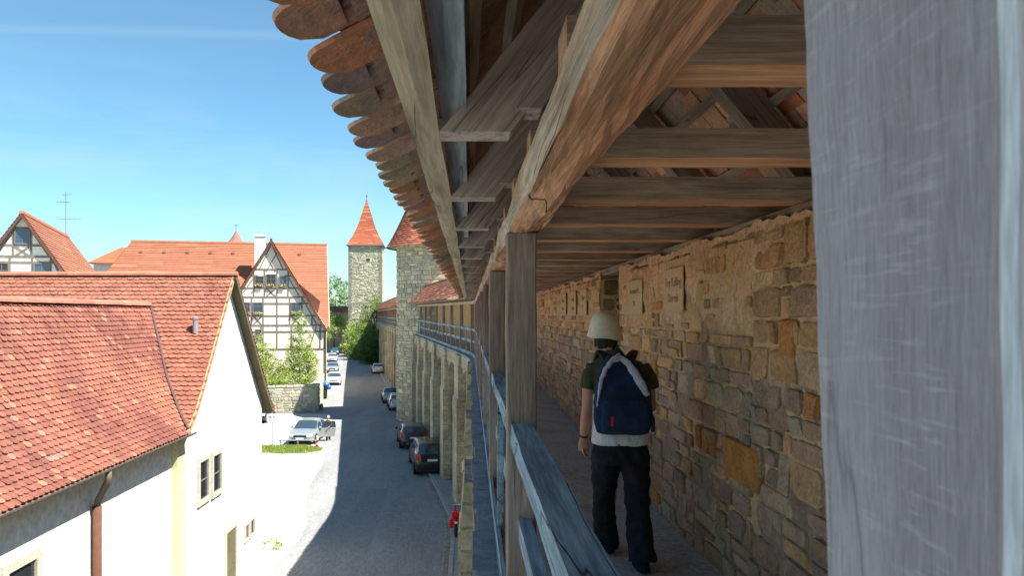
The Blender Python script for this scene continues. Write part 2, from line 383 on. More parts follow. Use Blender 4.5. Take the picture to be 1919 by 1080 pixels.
def stepped(mb, e0, e1, r0, r1, step, colf, th=.035, seg=1.2):
    e0, e1, r0, r1 = map(Vector, (e0, e1, r0, r1)); H = ((r0-e0).length+(r1-e1).length)/2
    nrm = (e1-e0).cross(r0-e0).normalized()
    if nrm.z < 0: nrm = -nrm
    rows = max(2, int(H/step)); 
    for i in range(rows):
        a, b = i/rows, (i+1)/rows
        A0, A1 = e0.lerp(r0, a), e1.lerp(r1, a); B0, B1 = e0.lerp(r0, b), e1.lerp(r1, b)
        ns = max(1, int((A1-A0).length/seg))
        for k in range(ns):
            p, q = k/ns, (k+1)/ns; l_ = th*R.uniform(.85, 1.2)
            a0, a1 = A0.lerp(A1, p), A0.lerp(A1, q); b0, b1 = B0.lerp(B1, p), B0.lerp(B1, q)
            c = colf((a0+b1)/2)
            mb.add([a0+nrm*l_, a1+nrm*l_, b1+nrm*.004, b0+nrm*.004, a0-nrm*.01, a1-nrm*.01], [(0, 1, 2, 3), (4, 5, 1, 0)], c)
def leaves(mb, blobs, n, size, pal, flat=.0):
    tot = sum(r_[0]*r_[1]*r_[2] for _, r_ in blobs)
    for c, r_ in blobs:
        k = int(n*(r_[0]*r_[1]*r_[2])/tot)+1
        ncl = max(3, k//16); 
        for _ in range(ncl):
            while True:
                d = Vector((R.uniform(-1, 1), R.uniform(-1, 1), R.uniform(-1, 1)))
                if .35 < d.length < 1: break
            cc = Vector((c[0]+d.x*r_[0], c[1]+d.y*r_[1], c[2]+d.z*r_[2])); col0 = R.choice(pal)
            cr = size*R.uniform(1.8, 3.6); tone = R.uniform(.75, 1.25)
            for _ in range(16):
                q = cc+Vector((R.gauss(0, 1), R.gauss(0, 1), R.gauss(0, .8)))*cr*.5
                a = Vector((R.uniform(-1, 1), R.uniform(-1, 1), R.uniform(-1, 1))).normalized(); b = a.orthogonal().normalized()
                s = size*R.uniform(.5, 1.1)
                mb.add([q-a*s, q+b*s*.45, q+a*s, q-b*s*.45], [(0, 1, 2, 3)], jit(tuple(x*tone for x in col0), .2))
GP = [(.13, .22, .035), (.09, .17, .03), (.18, .26, .05), (.07, .13, .03)]
GY = [(.34, .42, .08), (.25, .34, .06), (.42, .46, .13), (.18, .26, .05)]
GD = [(.06, .125, .03), (.08, .15, .04), (.11, .19, .045), (.045, .09, .028)]
#PART2
# ------------------------------------------------------------------ SETTING
def ground():
    mb = MB(); mb.add([(-400, -30, G-.012), (200, -30, G-.012), (200, 900, G-.012), (-400, 900, G-.012)], [(0, 1, 2, 3)])
    struct(mb.build('ground', M['earth']))
    mb = MB(); ys = ylist(-8, 178, 3); vs = []
    for y in ys: vs += [W(-.75, y, G+.0, False), Vector((-70 if y < 64 else refs(y)-9.4-3*max(0, 1-(y-64)/10), y, G+.0))]
    for v in vs: v.z = G+.001
    mb.add(vs, [(2*i, 2*i+1, 2*i+3, 2*i+2) for i in range(len(ys)-1)]); o = mb.build('road', M['asphalt']); recalc(o); struct(o)
    mb = MB(); sweep(mb, rectp(-.55, .3, G-.2, G+.10), ylist(-8, 178, 3), r=False); struct(mb.build('pavement', M['pave']))
    mb = MB(); sweep(mb, rectp(-.70, -.55, G-.2, G+.12), ylist(-8, 178, 3), r=False); o = mb.build('kerb', M['kerb']); struct(o)
    # strip of pavement along the left side of the street
    mb = MB(); ys = ylist(78, 172, 4); vs = []
    for y in ys: vs += [Vector((refs(y)-9.2, y, G+.1)), Vector((refs(y)-12.5, y, G+.1))]
    mb.add(vs, [(2*i, 2*i+1, 2*i+3, 2*i+2) for i in range(len(ys)-1)])
    o = mb.build('pavement', M['pave']); recalc(o); struct(o)
    mb = MB(); pts = [(-13.4, 46.9), (-12.6, 45.6), (-11.2, 44.95), (-9.9, 45.2), (-9.1, 46.0), (-9.2, 46.9), (-9.9, 47.4), (-11.5, 47.5), (-13.2, 47.6)]
    mb.prism([(x, y, G) for x, y in pts], (0, 0, .05)); o = mb.build('grass_patch_soil', M['grass']); struct(o)
    mb = MB()
    for _ in range(5200):
        x = R.uniform(-13.3, -9.2); y = R.uniform(45.1, 47.5)
        cy = 46.3; rx = min(1, (x+13.4)*2, (-9.0-x)*2)
        if abs(y-cy) > .3+.95*min(1, max(0, (-9.0-x)/1.6)): continue
        a = R.uniform(0, 6.28); h = R.uniform(.06, .17); w = .02
        mb.add([(x-w*math.cos(a), y-w*math.sin(a), G+.05), (x+w*math.cos(a), y+w*math.sin(a), G+.05), (x+R.uniform(-.04, .04), y+R.uniform(-.04, .04), G+.05+h)], [(0, 1, 2)], jit(R.choice(GY), .25))
    o = mb.build('grass', M['leaf']); struct(o, 'stuff')
ground()
mb = MB(); ys = ylist(14, 63, 2); vs = []
for y in ys: vs += [Vector((refs(y)-6.6-.25*math.sin(y*.4), y, G+.005)), Vector((-60, y, G+.005))]
mb.add(vs, [(2*i, 2*i+1, 2*i+3, 2*i+2) for i in range(len(ys)-1)]); o = mb.build('forecourt', M['forecourt']); recalc(o); struct(o)  # paler sheet edged along the street shadow, paints the sunlit paving whiter
for (pts) in ([(-4.9, 27), (-3.6, 27), (-3.9, 36), (-5.0, 36)], [(-6.2, 47), (-5.2, 47), (-6.6, 58), (-7.8, 58)], [(-12.2, 82), (-10.4, 82), (-12.8, 98), (-14.0, 97)]):
    mb = MB(); mb.add([(x, y, G+.006) for x, y in pts], [(0, 1, 2, 3)]); struct(mb.build('road_patch', M['patch']))
mb = MB()
for k in range(2):
    ys = ylist(-4, 150, 2); o0 = -.93+k*.115
    for a, b in zip(ylist(4, 60, .16), ylist(4, 60, .16)[1:]):
        if R.random() < .03: continue
        mb.hexa([W(o0, a+.01, G, False), W(o0+.10, a+.01, G, False), W(o0+.10, b-.01, G, False), W(o0, b-.01, G, False)], [W(o0+.01, a+.02, G+.014, False), W(o0+.09, a+.02, G+.014, False), W(o0+.09, b-.02, G+.014, False), W(o0+.01, b-.02, G+.014, False)], jit((.30, .30, .29), .2))
struct(mb.build('gutter_setts', M['rubble']))

# ------------------------------------------------------------------ TOWN WALL (masonry)
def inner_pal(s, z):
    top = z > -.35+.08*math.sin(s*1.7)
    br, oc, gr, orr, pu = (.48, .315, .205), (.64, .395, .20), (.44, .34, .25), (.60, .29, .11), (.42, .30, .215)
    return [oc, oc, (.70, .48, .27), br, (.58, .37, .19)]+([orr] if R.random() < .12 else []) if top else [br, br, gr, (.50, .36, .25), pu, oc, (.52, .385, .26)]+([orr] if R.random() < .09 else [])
NICHE = (7.95, 9.15)
def town_wall(y0, y1, near):
    t = thing('town_wall', 'tall rubble town wall with stone piers that carries the covered gallery' if near else 'far stretch of stone town wall running from the round tower to the square tower',
              'town wall', W(1.2, y0+2, G, False), world=True, group=None)
    ys = ylist(y0, y1, 2)
    top_o = lambda: 0
    mb = MB(); sweep(mb, rectp(.55, 2.45, G-.3, -1.75), ys, r=True); mb.build('lower_wall', M['pier'], t)
    # parapet on the field side (the inner face is faced with stones)
    mb = MB()
    if near:
        for a, b, f, zb in ((y0, NICHE[0], 1.6, None), (NICHE[0], NICHE[1], 2.0, None), (NICHE[1], y1, 1.6, None)):
            sweep(mb, rectp(f, 2.45, -1.72, .47), ylist(a, b, 2))
        sweep(mb, rectp(1.6, 2.0, -1.72, -.92), ylist(*NICHE, 2))
    else: sweep(mb, rectp(1.6, 2.45, -1.72, .47), ys)
    mb.build('parapet_core', M['core'], t)
    if near:
        # rough render between the stones: uneven skin
        def skin(a, b, o, z0, z1, st=.06):
            mbk = MB(); ny = max(2, int((b-a)/st)); nz = max(2, int((z1-z0)/st)); vs = []
            for i in range(ny+1):
                y = lerp(a, b, i/ny)
                for k in range(nz+1):
                    z = lerp(z0, z1, k/nz); w = math.sin(y*5.1+z*7.3)*.009+math.sin(y*13-z*9)*.005+R.uniform(-.007, .007)
                    if k == nz: z += R.uniform(-.012, .014)+.012*math.sin(y*5)
                    vs.append(W(o-.002+w*1.1, y, z))
            for i in range(ny):
                for k in range(nz):
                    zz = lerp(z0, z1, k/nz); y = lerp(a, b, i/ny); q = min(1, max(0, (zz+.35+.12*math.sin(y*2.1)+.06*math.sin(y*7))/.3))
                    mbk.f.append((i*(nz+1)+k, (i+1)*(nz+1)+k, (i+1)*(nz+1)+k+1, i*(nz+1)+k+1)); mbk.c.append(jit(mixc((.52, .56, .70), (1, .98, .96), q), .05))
            mbk.v = [tuple(p) for p in vs]; return mbk
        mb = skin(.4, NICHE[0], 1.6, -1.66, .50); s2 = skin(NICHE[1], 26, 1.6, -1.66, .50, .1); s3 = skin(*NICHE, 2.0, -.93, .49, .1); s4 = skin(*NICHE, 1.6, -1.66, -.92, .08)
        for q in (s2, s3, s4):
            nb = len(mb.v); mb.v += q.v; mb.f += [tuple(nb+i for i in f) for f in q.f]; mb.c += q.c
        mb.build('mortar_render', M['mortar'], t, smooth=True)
        mb = MB(); fr = lambda s, z, d: W(1.6-d, s, z)
        pl = lambda s, z: z > -.12+.1*math.sin(s*2.3) and s > 4.15
        holes = [(5.4, 6.15, .0, .40), (6.65, 7.6, -.03, .36)]
        def hole(a, b, c, d): return any(a < q and b > p and c < s_ and d > r_ for p, q, r_, s_ in holes)
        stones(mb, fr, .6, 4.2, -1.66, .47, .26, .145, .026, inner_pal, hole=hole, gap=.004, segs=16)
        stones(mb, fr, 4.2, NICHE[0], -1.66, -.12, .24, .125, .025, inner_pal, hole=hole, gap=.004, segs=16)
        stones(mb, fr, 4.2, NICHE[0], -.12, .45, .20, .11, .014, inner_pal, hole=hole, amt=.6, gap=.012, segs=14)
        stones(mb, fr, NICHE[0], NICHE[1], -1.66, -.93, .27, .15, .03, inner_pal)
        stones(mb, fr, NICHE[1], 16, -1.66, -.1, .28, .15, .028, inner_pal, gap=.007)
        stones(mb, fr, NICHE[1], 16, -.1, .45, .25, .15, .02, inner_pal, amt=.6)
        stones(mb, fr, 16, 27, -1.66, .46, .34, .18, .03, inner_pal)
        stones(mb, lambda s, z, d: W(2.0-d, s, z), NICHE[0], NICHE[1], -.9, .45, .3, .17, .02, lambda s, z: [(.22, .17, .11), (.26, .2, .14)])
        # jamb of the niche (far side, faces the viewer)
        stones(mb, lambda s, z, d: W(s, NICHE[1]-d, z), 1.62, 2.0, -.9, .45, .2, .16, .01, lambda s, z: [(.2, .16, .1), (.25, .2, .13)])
        # the deep block reaching out near the camera and the capping stones on the wall head
        for k in range(150):
            y = .5+k*.155; mb2c = jit(R.choice([(.45, .33, .17), (.50, .38, .21), (.4, .28, .15)]), .15)
            if NICHE[0]-.1 < y < NICHE[1]: continue
            h = R.uniform(.012, .032); w = R.uniform(.066, .078); o = R.uniform(1.57, 1.6)
            a = [W(o, y-w, .43), W(o+.3, y-w, .43), W(o+.3, y+w, .43), W(o, y+w, .43)]
            b = [W(o+.02, y-w*.8, .44+h), W(o+.3, y-w, .44+h), W(o+.3, y+w*.9, .44+h), W(o+.02, y+w*.7, .44+h*.9)]
            mb.hexa(a, b, mb2c)
        mb.build('stone_facing', M['rubble'], t, smooth=False)
        # accent bricks seen low in the wall
        mb = MB()
        for (ya, yb, za, zb) in ((4.05, 4.62, -.99, -.74), (4.78, 4.90, -.93, -.76), (4.93, 5.05, -.93, -.76), (5.08, 5.2, -.92, -.76), (3.62, 3.80, -.22, -.02), (6.3, 6.42, -.6, -.38)):
            mb.hexa([W(1.60, ya, za), W(1.60, yb, za), W(1.60, yb, zb), W(1.60, ya, zb)], [W(1.562, ya+.01, za+.01), W(1.568, yb-.012, za+.006), W(1.56, yb-.01, zb-.012), W(1.566, ya+.008, zb-.006)], jit((.52, .25, .085), .12))
        o = mb.build('orange_stone', M['rubble'], t, bevel=.008); recalc(o)
    # piers, arches and top band on the street side
    mb = MB(); sweep(mb, rectp(.04, .55, -2.35, -1.80), ys); mb.build('corbel_band', M['pier'], t)
    py = 13.6-4.9*2 if near else y0+3
    first = True
    while py < y1-1:
        hw = .62; 
        p = MB(); sweep(p, [(-.10, G-.1), (.6, G-.1), (.6, -1.81), (-.06, -1.81), (-.10, -2.3)], [py-hw, py+hw], jitter=.006)
        lo = -.20 if py < 20 else -.17
        sweep(p, [(lo, G-.1), (.2, G-.1), (.2, -3.5), (-.09, -3.6), (lo, -3.8)], [py-hw-.06, py+hw+.06], jitter=.006)
        p.build('pier', M['pier'], t)
        if py+4.9 < y1:      # arch between this pier and the next
            a = MB(); c = py+2.45; half = 2.45-hw; n = 10
            for k in range(n):
                t0, t1 = math.pi*k/n, math.pi*(k+1)/n
                ya, yb = c-half*math.cos(t0), c-half*math.cos(t1); za, zb = -2.85+.5*math.sin(t0), -2.85+.5*math.sin(t1)
                a.hexa([W(.10, ya, za), W(.55, ya, za), W(.55, yb, zb), W(.10, yb, zb)], [W(.10, ya, -2.34), W(.55, ya, -2.34), W(.55, yb, -2.34), W(.10, yb, -2.34)])
            o = a.build('arch', M['pier'], t); recalc(o)
        py += 4.9
    # ledge slabs outside the railing
    mb = MB(); y = max(y0, 0.3)
    while y < y1:
        l = R.uniform(.5, 1.1) if y < 22 else 2.2; b = min(y1, y+l); e = .045+R.uniform(-.025, .02)
        sweep(mb, rectp(e, .60, -1.80, -1.72+R.uniform(-.012, .012)), [y, b-.012], jit((1, 1, 1), .2), jitter=.004); y = b
    mb.build('ledge', M['ledge'], t)
    if near:
        mb = MB(); y = .3      # broken stone edge under the slabs, seen almost end-on
        while y < 24:
            l = R.uniform(.18, .5); e = R.uniform(.03, .055); z1 = -1.81
            sweep(mb, rectp(e, .3, z1-.2, z1), [y, y+l-.02], jit((.5, .42, .27), .2), jitter=.004); y += l
        mb.build('edge_stone', M['rubble'], t)
    return t
town_wall(-4, 61, True)
town_wall(64, 156, False)
mb = MB(); ys = ylist(-4, 61, .5) ; n = 8; vs = []
for y in ys:
    for k in range(n+1): vs.append(W(lerp(.2, 1.62, k/n), y, FL+R.uniform(-.006, .006)-.012*math.sin(k/n*math.pi)))
mb.add(vs, [(i*(n+1)+k, i*(n+1)+k+1, (i+1)*(n+1)+k+1, (i+1)*(n+1)+k) for i in range(len(ys)-1) for k in range(n)])
o = mb.build('walkway', M['walk'], smooth=True); struct(o)

# ------------------------------------------------------------------ COVERED GALLERY (timber)
def roof_rows(mb, o0, z0, o1, z1, ys, step, colf, th=.03):
    L = math.hypot(o1-o0, z1-z0); n = max(2, int(L/step)); nx, nz = (z1-z0)/L, -(o1-o0)/L
    if nz < 0: nx, nz = -nx, -nz
    for i in range(n):
        a, b = i/n, (i+1)/n
        for ya, yb in zip(ys, ys[1:]):
            k = th*R.uniform(.8, 1.3)
            pa = (lerp(o0, o1, a)+nx*k, lerp(z0, z1, a)+nz*k); pb = (lerp(o0, o1, b)+nx*.004, lerp(z0, z1, b)+nz*.004)
            pc = (lerp(o0, o1, a)-nx*.01, lerp(z0, z1, a)-nz*.01)
            c = colf(W(pa[0], ya, pa[1]))
            mb.add([W(pa[0], ya, pa[1]), W(pa[0], yb, pa[1]), W(pb[0], yb, pb[1]), W(pb[0], ya, pb[1]), W(pc[0], ya, pc[1]), W(pc[0], yb, pc[1])], [(0, 1, 2, 3), (4, 5, 1, 0)], c)
def hewn(name, prof, ys, mat, t, amp=.006, sub=3, seed=0, cols=None):
    """timber with uneven faces, prof = closed polygon of (o, z)"""
    P = []; n = len(prof)
    for i in range(n):
        a, b = prof[i], prof[(i+1) % n]
        for k in range(sub): P.append((lerp(a[0], b[0], k/sub), lerp(a[1], b[1], k/sub)))
    mb = MB(); vs = []; m = len(P)
    for y in ys:
        for i, (o, z) in enumerate(P):
            vs.append(W(o+amp*math.sin(y*3.1+i*1.3+seed)+R.uniform(-amp, amp)*.5, y, z+amp*math.sin(y*2.3+i*.9+1+seed)+R.uniform(-amp, amp)*.5))
    fs = [(i*m+k, i*m+(k+1) % m, (i+1)*m+(k+1) % m, (i+1)*m+k) for i in range(len(ys)-1) for k in range(m)]
    fs += [tuple(reversed(range(m))), tuple(range((len(ys)-1)*m, len(ys)*m))]
    mb.add(vs, fs)
    if cols:
        for q in range((len(ys)-1)*m): mb.c[q] = cols[(q % m)//sub]
    return mb.build(name, mat, t, smooth=False)
UC = [(.60, .37, .28), (.66, .37, .25), (.52, .37, .28), (.48, .39, .27), (.60, .30, .17), (.38, .29, .26)]
def eave_tile(mb, y, o0, z0, sl, L, w, col, th=.014, bulge=.022):
    """rounded clay tile seen from below; runs up-slope (to +o)"""
    ca, sa = math.cos(sl), math.sin(sl); nc = 8; nt = 4; top = []; bot = []
    for i in range(nt+1):
        for k in range(nc+1):
            c = -1+2*k/nc; e = (1-math.sqrt(max(0, 1-c*c*.98)))*w*.42
            tt = lerp(e, L, i/nt); bz = bulge*(1-c*c)
            for lst, dz in ((top, bz+th), (bot, bz)):
                lst.append(W(o0+tt*ca-dz*sa, y+c*w/2, z0+tt*sa+dz*ca))
    N = nc+1; q = lambda i, k: i*N+k; base = len(bot)
    fs = [(q(i, k), q(i, k+1), q(i+1, k+1), q(i+1, k)) for i in range(nt) for k in range(nc)]
    fs += [tuple(base+j for j in reversed(f)) for f in fs]
    fs += [(q(0, k+1), q(0, k), base+q(0, k), base+q(0, k+1)) for k in range(nc)]
    fs += [(q(i, 0), q(i+1, 0), base+q(i+1, 0), base+q(i, 0)) for i in range(nt)]+[(q(i+1, nc), q(i, nc), base+q(i, nc), base+q(i+1, nc)) for i in range(nt)]
    mb.add(bot+top, fs, col)
def gallery(y0, y1, near):
    t = thing('covered_gallery', 'timber covered gallery with tiled roof, posts and railing on top of the near town wall' if near else
              'distant roofed wall walk between the round tower and the square tower', 'gallery', W(.27, y0+2, FL), world=True)
    ys = ylist(y0, y1, 2)
    # posts
    sp = 3.35; k0 = -1
    py = .45-.085 if near else y0+1.2
    posts = []
    while py < y1-.3: posts.append(py); py += sp+(.16 if len(posts) == 1 and near else 0)
    for i, y in enumerate(posts):
        mb = MB()
        if near and i == 0:      # the post right beside the camera, leaning a little, sunlight painted into its pale edge
            zs = [-1.66+2.08*j/80 for j in range(81)]; vs = []; m = 8
            for j, z in enumerate(zs):
                w0 = R.uniform(-.0004, .0004)+.0003*math.sin(z*37)+.0003*math.sin(z*91); xf = .2065-.0417*z+w0; xn = .2003-.009*z; wn = .0008*math.sin(z*50+1)
                vs += [(xf+.006, .4485, z), (xf, .4435, z), (lerp(xf, xn, .5)+.0006*math.sin(z*23), .365, z), (xn, .2815+wn, z), (xn+.0035, .2765+wn, z), (xn+.02, .2745, z), (xn+.15, .275, z), (xf+.15, .449, z)]
            N = 80
            body = [(j*m+k, j*m+(k+1) % m, (j+1)*m+(k+1) % m, (j+1)*m+k) for j in range(N) for k in range(m) if k not in (3, 4, 5)]
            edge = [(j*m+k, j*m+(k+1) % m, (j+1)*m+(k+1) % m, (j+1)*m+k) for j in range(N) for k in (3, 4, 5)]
            body += [tuple(reversed(range(m))), tuple(N*m+k for k in range(m))]
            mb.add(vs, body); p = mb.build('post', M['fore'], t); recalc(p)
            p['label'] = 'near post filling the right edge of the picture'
            me = MB(); me.add(vs, edge); e = me.build('sun_painted_edge', M['fore_edge'], None); e.parent = p; recalc(e)
            continue
        j = R.uniform(-.01, .01)
        w = .075
        p = hewn('post', [(.19+j, 0), (.34+j, 0), (.34+j, 1), (.19+j, 1)], [0, 1], M['post'], t) if False else None
        vs = []; P = []
        zs = [-1.70+(.42+1.70)*q/14 for q in range(15)]
        for z in zs:
            for (o, dy) in ((.19, -w), (.34, -w), (.34, w), (.19, w)):
                vs.append(W(o+j+R.uniform(-.0025, .0025), y+dy+R.uniform(-.0025, .0025), z))
        mb.add(vs, [(a*4+k, a*4+(k+1) % 4, (a+1)*4+(k+1) % 4, (a+1)*4+k) for a in range(14) for k in range(4)]+[(3, 2, 1, 0), (56, 57, 58, 59)])
        mb.build('post', M['post'], t, bevel=.008 if i < 3 else 0)
    # railing in bays
    lim = [posts[0]-sp]+posts
    for a, b in zip(lim, lim[1:]):
        f = .07; st = .25 if b < 9 else 1.2
        yy = ylist(a+f, b-f, st)
        dz = R.uniform(-.008, .008)
        hewn('top_rail', [(.208, -.66+dz), (.325, -.655+dz), (.322, -.562+dz), (.21, -.56+dz)], yy, M['rail'], t, .004 if b < 9 else .002, 2, seed=a)
        hewn('middle_rail', [(.25, -1.16+dz), (.312, -1.16+dz), (.312, -1.04+dz), (.25, -1.04+dz)], yy, M['rail'], t, .003, 2, seed=b)
        hewn('toe_board', [(.193, -1.70), (.222, -1.70), (.222, -1.56), (.193, -1.56)], ylist(a+f-.04, b-f+.04, st), M['rail'], t, .002, 1, seed=b)
        if b > 6:
            mb = MB(); ym = (a+b)/2; mb.hexa([W(.205, ym-.035, -1.70), W(.25, ym-.035, -1.70), W(.25, ym+.035, -1.70), W(.205, ym+.035, -1.70)],
                                             [W(.205, ym-.035, -.60), W(.25, ym-.035, -.60), W(.25, ym+.035, -.60), W(.205, ym+.035, -.60)]); mb.build('baluster', M['rail'], t)
    # plate beam, warm bounce light tinted into its underside
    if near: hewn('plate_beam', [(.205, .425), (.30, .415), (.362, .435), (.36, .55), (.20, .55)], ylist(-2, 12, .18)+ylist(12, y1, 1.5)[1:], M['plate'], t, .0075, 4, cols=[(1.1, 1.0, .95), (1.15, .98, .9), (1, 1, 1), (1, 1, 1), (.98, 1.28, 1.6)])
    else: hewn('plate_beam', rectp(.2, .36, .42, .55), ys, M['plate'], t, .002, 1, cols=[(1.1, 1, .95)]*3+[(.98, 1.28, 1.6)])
    mb = MB(); sweep(mb, rectp(1.625, 1.80, .475, .548), ys, jitter=.003); mb.build('wall_plate', M['lath'], t)
    # cross joists
    y = -.28 if near else y0+.5; n = 0
    while y < y1-.2 and n < 98:
        d = R.uniform(.15, .20) if near else .16; h = R.uniform(.105, .122)
        mb = MB(); dj = R.uniform(-.01, .01); dk = R.uniform(-.01, .01)
        seg = 12 if y < 10 and near else 1; vs = []
        for q in range(seg+1):
            o = lerp(.215, 2.15, q/seg)
            for (dy, z) in ((0, .552), (d, .552), (d, .552+h), (0, .552+h)):
                e = .004 if seg > 1 else 0
                vs.append(W(o, y+dy+lerp(dj, dk, q/seg)+R.uniform(-e, e), z+R.uniform(0, e)))
        mb.add(vs, [(a*4+k, a*4+(k+1) % 4, (a+1)*4+(k+1) % 4, (a+1)*4+k) for a in range(seg) for k in range(4)]+[(3, 2, 1, 0), tuple(seg*4+k for k in range(4))])
        for q in range(seg*4): mb.c[q] = ((1.25, .95, .72), (.85, .9, .95), (.9, .9, .9), (.98, 1.08, 1.18))[q % 4]  # orange undersides stand in for warm bounced light
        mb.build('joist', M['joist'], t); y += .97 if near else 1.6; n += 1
    # rafters, town side and field side
    y = 1.07 if near else y0+.3; n = 0; st = 1.38 if near else 2.2
    while y < y1-.2 and n < 48:
        b = MB(); w = .135
        # outer rafter: level cut at the foot
        pr = [(-.10, .60), (.135, .60), (1.0, 1.72), (.9, 1.85)]
        b.hexa([W(o, y, z) for o, z in pr], [W(o, y+w, z) for o, z in pr]); o_ = b.build('rafter', M['rafter'], t, bevel=.004 if y < 9 else 0); recalc(o_)
        if near and y < 30:      # sprocket lying along the rafter
            b = MB(); pr = [(.15, .665), (.235, .665), (.72, 1.44), (.60, 1.40)]
            b.hexa([W(o, y-.045, z) for o, z in pr], [W(o, y+.10, z) for o, z in pr]); o_ = b.build('strut', M['rafter'], t, bevel=.004 if y < 9 else 0); recalc(o_)
        b = MB(); pr = [(1.95, .60), (1.76, .60), (.82, 1.72), (.90, 1.85)]
        b.hexa([W(o, y, z) for o, z in pr], [W(o, y+w, z) for o, z in pr]); o_ = b.build('rafter', M['rafter2'], t); recalc(o_)
        y += st; n += 1
    # eaves boards
    st_ = ylist(-1, 12, .4)+ylist(12, y1, 2)[1:] if near else ys
    hewn('eaves_board', [(-.205, .635), (-.155, .628), (-.102, .632), (-.102, .665), (-.205, .668)], st_, M['eaves'], t, .003, 1)
    hewn('fascia_board', [(-.098, .70), (-.012, .68), (-.012, .705), (-.098, .725)], st_, M['eaves2'], t, .002, 1)
    # laths
    if near:
        for q in range(7):
            for side in (0, 1):
                f = .10+q*.135; o, z = (lerp(-.10, .9, f), lerp(.60, 1.85, f)) if side == 0 else (lerp(1.95, .9, f), lerp(.60, 1.85, f))
                mb = MB(); s_ = -1 if side == 0 else 1
                sweep(mb, [(o+s_*.028-.02*0, z+.022), (o+s_*.0, z+.0), (o+.03, z+.042) if side == 0 else (o-.03, z+.042), (o+s_*.0, z+.062)], ylist(-1, 20, 1.5), jitter=.003); mb.build('lath', M['lath'], t)
    # tiles: eave row with rounded ends near the camera, then rows of flat courses
    cf = tilecol_fn((.40, .165, .10), (.27, .11, .08), (.5, .25, .15), .5)
    if near:
        mb = MB(); y = .55; w = .232
        while y < 34:
            c = jit(R.choice(UC), .2); sl = rad(26)+R.uniform(-.03, .03)
            eave_tile(mb, y+R.uniform(-.012, .012), -.412+R.uniform(-.020, .014), .632+R.uniform(-.008, .008), sl, .36, w, c)
            c = jit(R.choice(UC), .2)
            eave_tile(mb, y+w/2, -.335+R.uniform(-.012, .012), .690+R.uniform(-.004, .004), sl, .34, w, c)
            y += w*.99
            for q in range(9):     # the courses further up, seen between the rafters
                if y > 12: break
                f = q*.095+.02; o, z = lerp(-.13, .9, f), lerp(.66, 1.95, f)
                eave_tile(mb, y+(w/2 if q % 2 else 0)+R.uniform(-.01, .01), o-.05, z+.05, rad(51-4), .20, w, jit(R.choice(UC[:5]+[(.62, .25, .12)]), .25))
        mb.build('eave_tiles', M['tile_under'], t, smooth=False)
        mb = MB(); y = .2          # field side, underside
        while y < 12:
            for q in range(10):
                f = q*.098; o, z = lerp(2.02, .9, f), lerp(.60, 1.93, f)
                c = jit(R.choice(UC+[(.62, .25, .12), (.55, .36, .22)]), .25)
                hw = .11; yy = y+(.115 if q % 2 else 0)
                e = R.uniform(0, .02)
                mb.hexa([W(o, yy-hw, z+e), W(o-.15, yy-hw, z+.185), W(o-.15, yy+hw, z+.185), W(o, yy+hw, z+e)], [W(o+.02, yy-hw, z+e+.02), W(o-.13, yy-hw, z+.205), W(o-.13, yy+hw, z+.205), W(o+.02, yy+hw, z+e+.02)], c)
            y += .232
        mb.build('field_side_tiles', M['tile_under'], t)
    mb = MB(); yr = ylist(y0, y1, .8 if near else 2.5)
    roof_rows(mb, -.30, .715, -.10, .84, yr, .16, cf); roof_rows(mb, -.10, .84, .92, 2.03, yr, .16, cf)
    roof_rows(mb, 2.35, .38, .92, 2.03, yr, .2, cf)
    sweep(mb, [(.84, 1.99), (.92, 2.0), (1.0, 1.99), (.97, 2.06), (.92, 2.085), (.87, 2.06)], yr, (.36, .15, .09)); 
    mb.build('tile_roof', M['tile_clean'], t)
    mb = MB()      # close the slab underneath and the gable ends
    u = .012
    for (a, b) in (((-.27, .70), (-.10, .80)), ((-.10, .80), (.92, 1.985)), ((2.35, .345), (.92, 1.985))):
        for ya, yb in zip(ys, ys[1:]): mb.add([W(a[0], ya, a[1]+u), W(a[0], yb, a[1]+u), W(b[0], yb, b[1]+u), W(b[0], ya, b[1]+u)], [(0, 1, 2, 3)], (.5, .34, .26))
    if not near:
        pass
    for ye in (y0, y1):
        mb.add([W(-.1, ye, .56), W(2.0, ye, .56), W(.92, ye, 1.97)], [(0, 1, 2)], (.2, .15, .12))
    mb.build('roof_lining', M['tile_under'], t)
gallery(-3.5, 60, True)
gallery(64.5, 157, False)

# ------------------------------------------------------------------ memorial plaques on the wall
def plaque(yc, zc, w, h, lines, label, size):
    c = W(1.585, yc, zc); dx = refs(yc+.5)-refs(yc-.5); ang = math.atan2(1, dx)
    t = D.objects.new('memorial_plaque', None)
    mb = MB(); mb.box(-w/2, w/2, -h/2, h/2, 0, .012)
    rot = Matrix(((0, 0, -1), (-1, 0, 0), (0, 1, 0))).to_4x4()      # local x -> -Y, y -> Z, z -> -X
    o = mb.build('memorial_plaque', M['plaque'], None, bevel=.009)
    o.matrix_world = Matrix.Translation(c+Vector((-.005, 0, 0))) @ rot
    tag(o, label, 'plaque', 'memorial plaques on the inner wall face')
    D.objects.remove(t)
    for i, tx in enumerate(lines):
        cu = D.curves.new('lettering', 'FONT'); cu.body = tx; cu.size = size; cu.align_x = 'CENTER'; cu.align_y = 'CENTER'; cu.extrude = .001
        to = D.objects.new('tmp', cu); COL.objects.link(to); bpy.context.view_layer.update()
        me = D.meshes.new_from_object(to.evaluated_get(bpy.context.evaluated_depsgraph_get())); D.objects.remove(to)
        me.materials.clear(); me.materials.append(M['letter']); l = D.objects.new('lettering', me); COL.objects.link(l); l.parent = o
        l.location = (0, h*(.17-.36*i), .0132)
plaque(5.76, .19, .52, .34, ['Toy Kulling', 'Dorrek'], 'pale stone plaque lettered Toy Kulling, nearest of the wall plaques', .098)
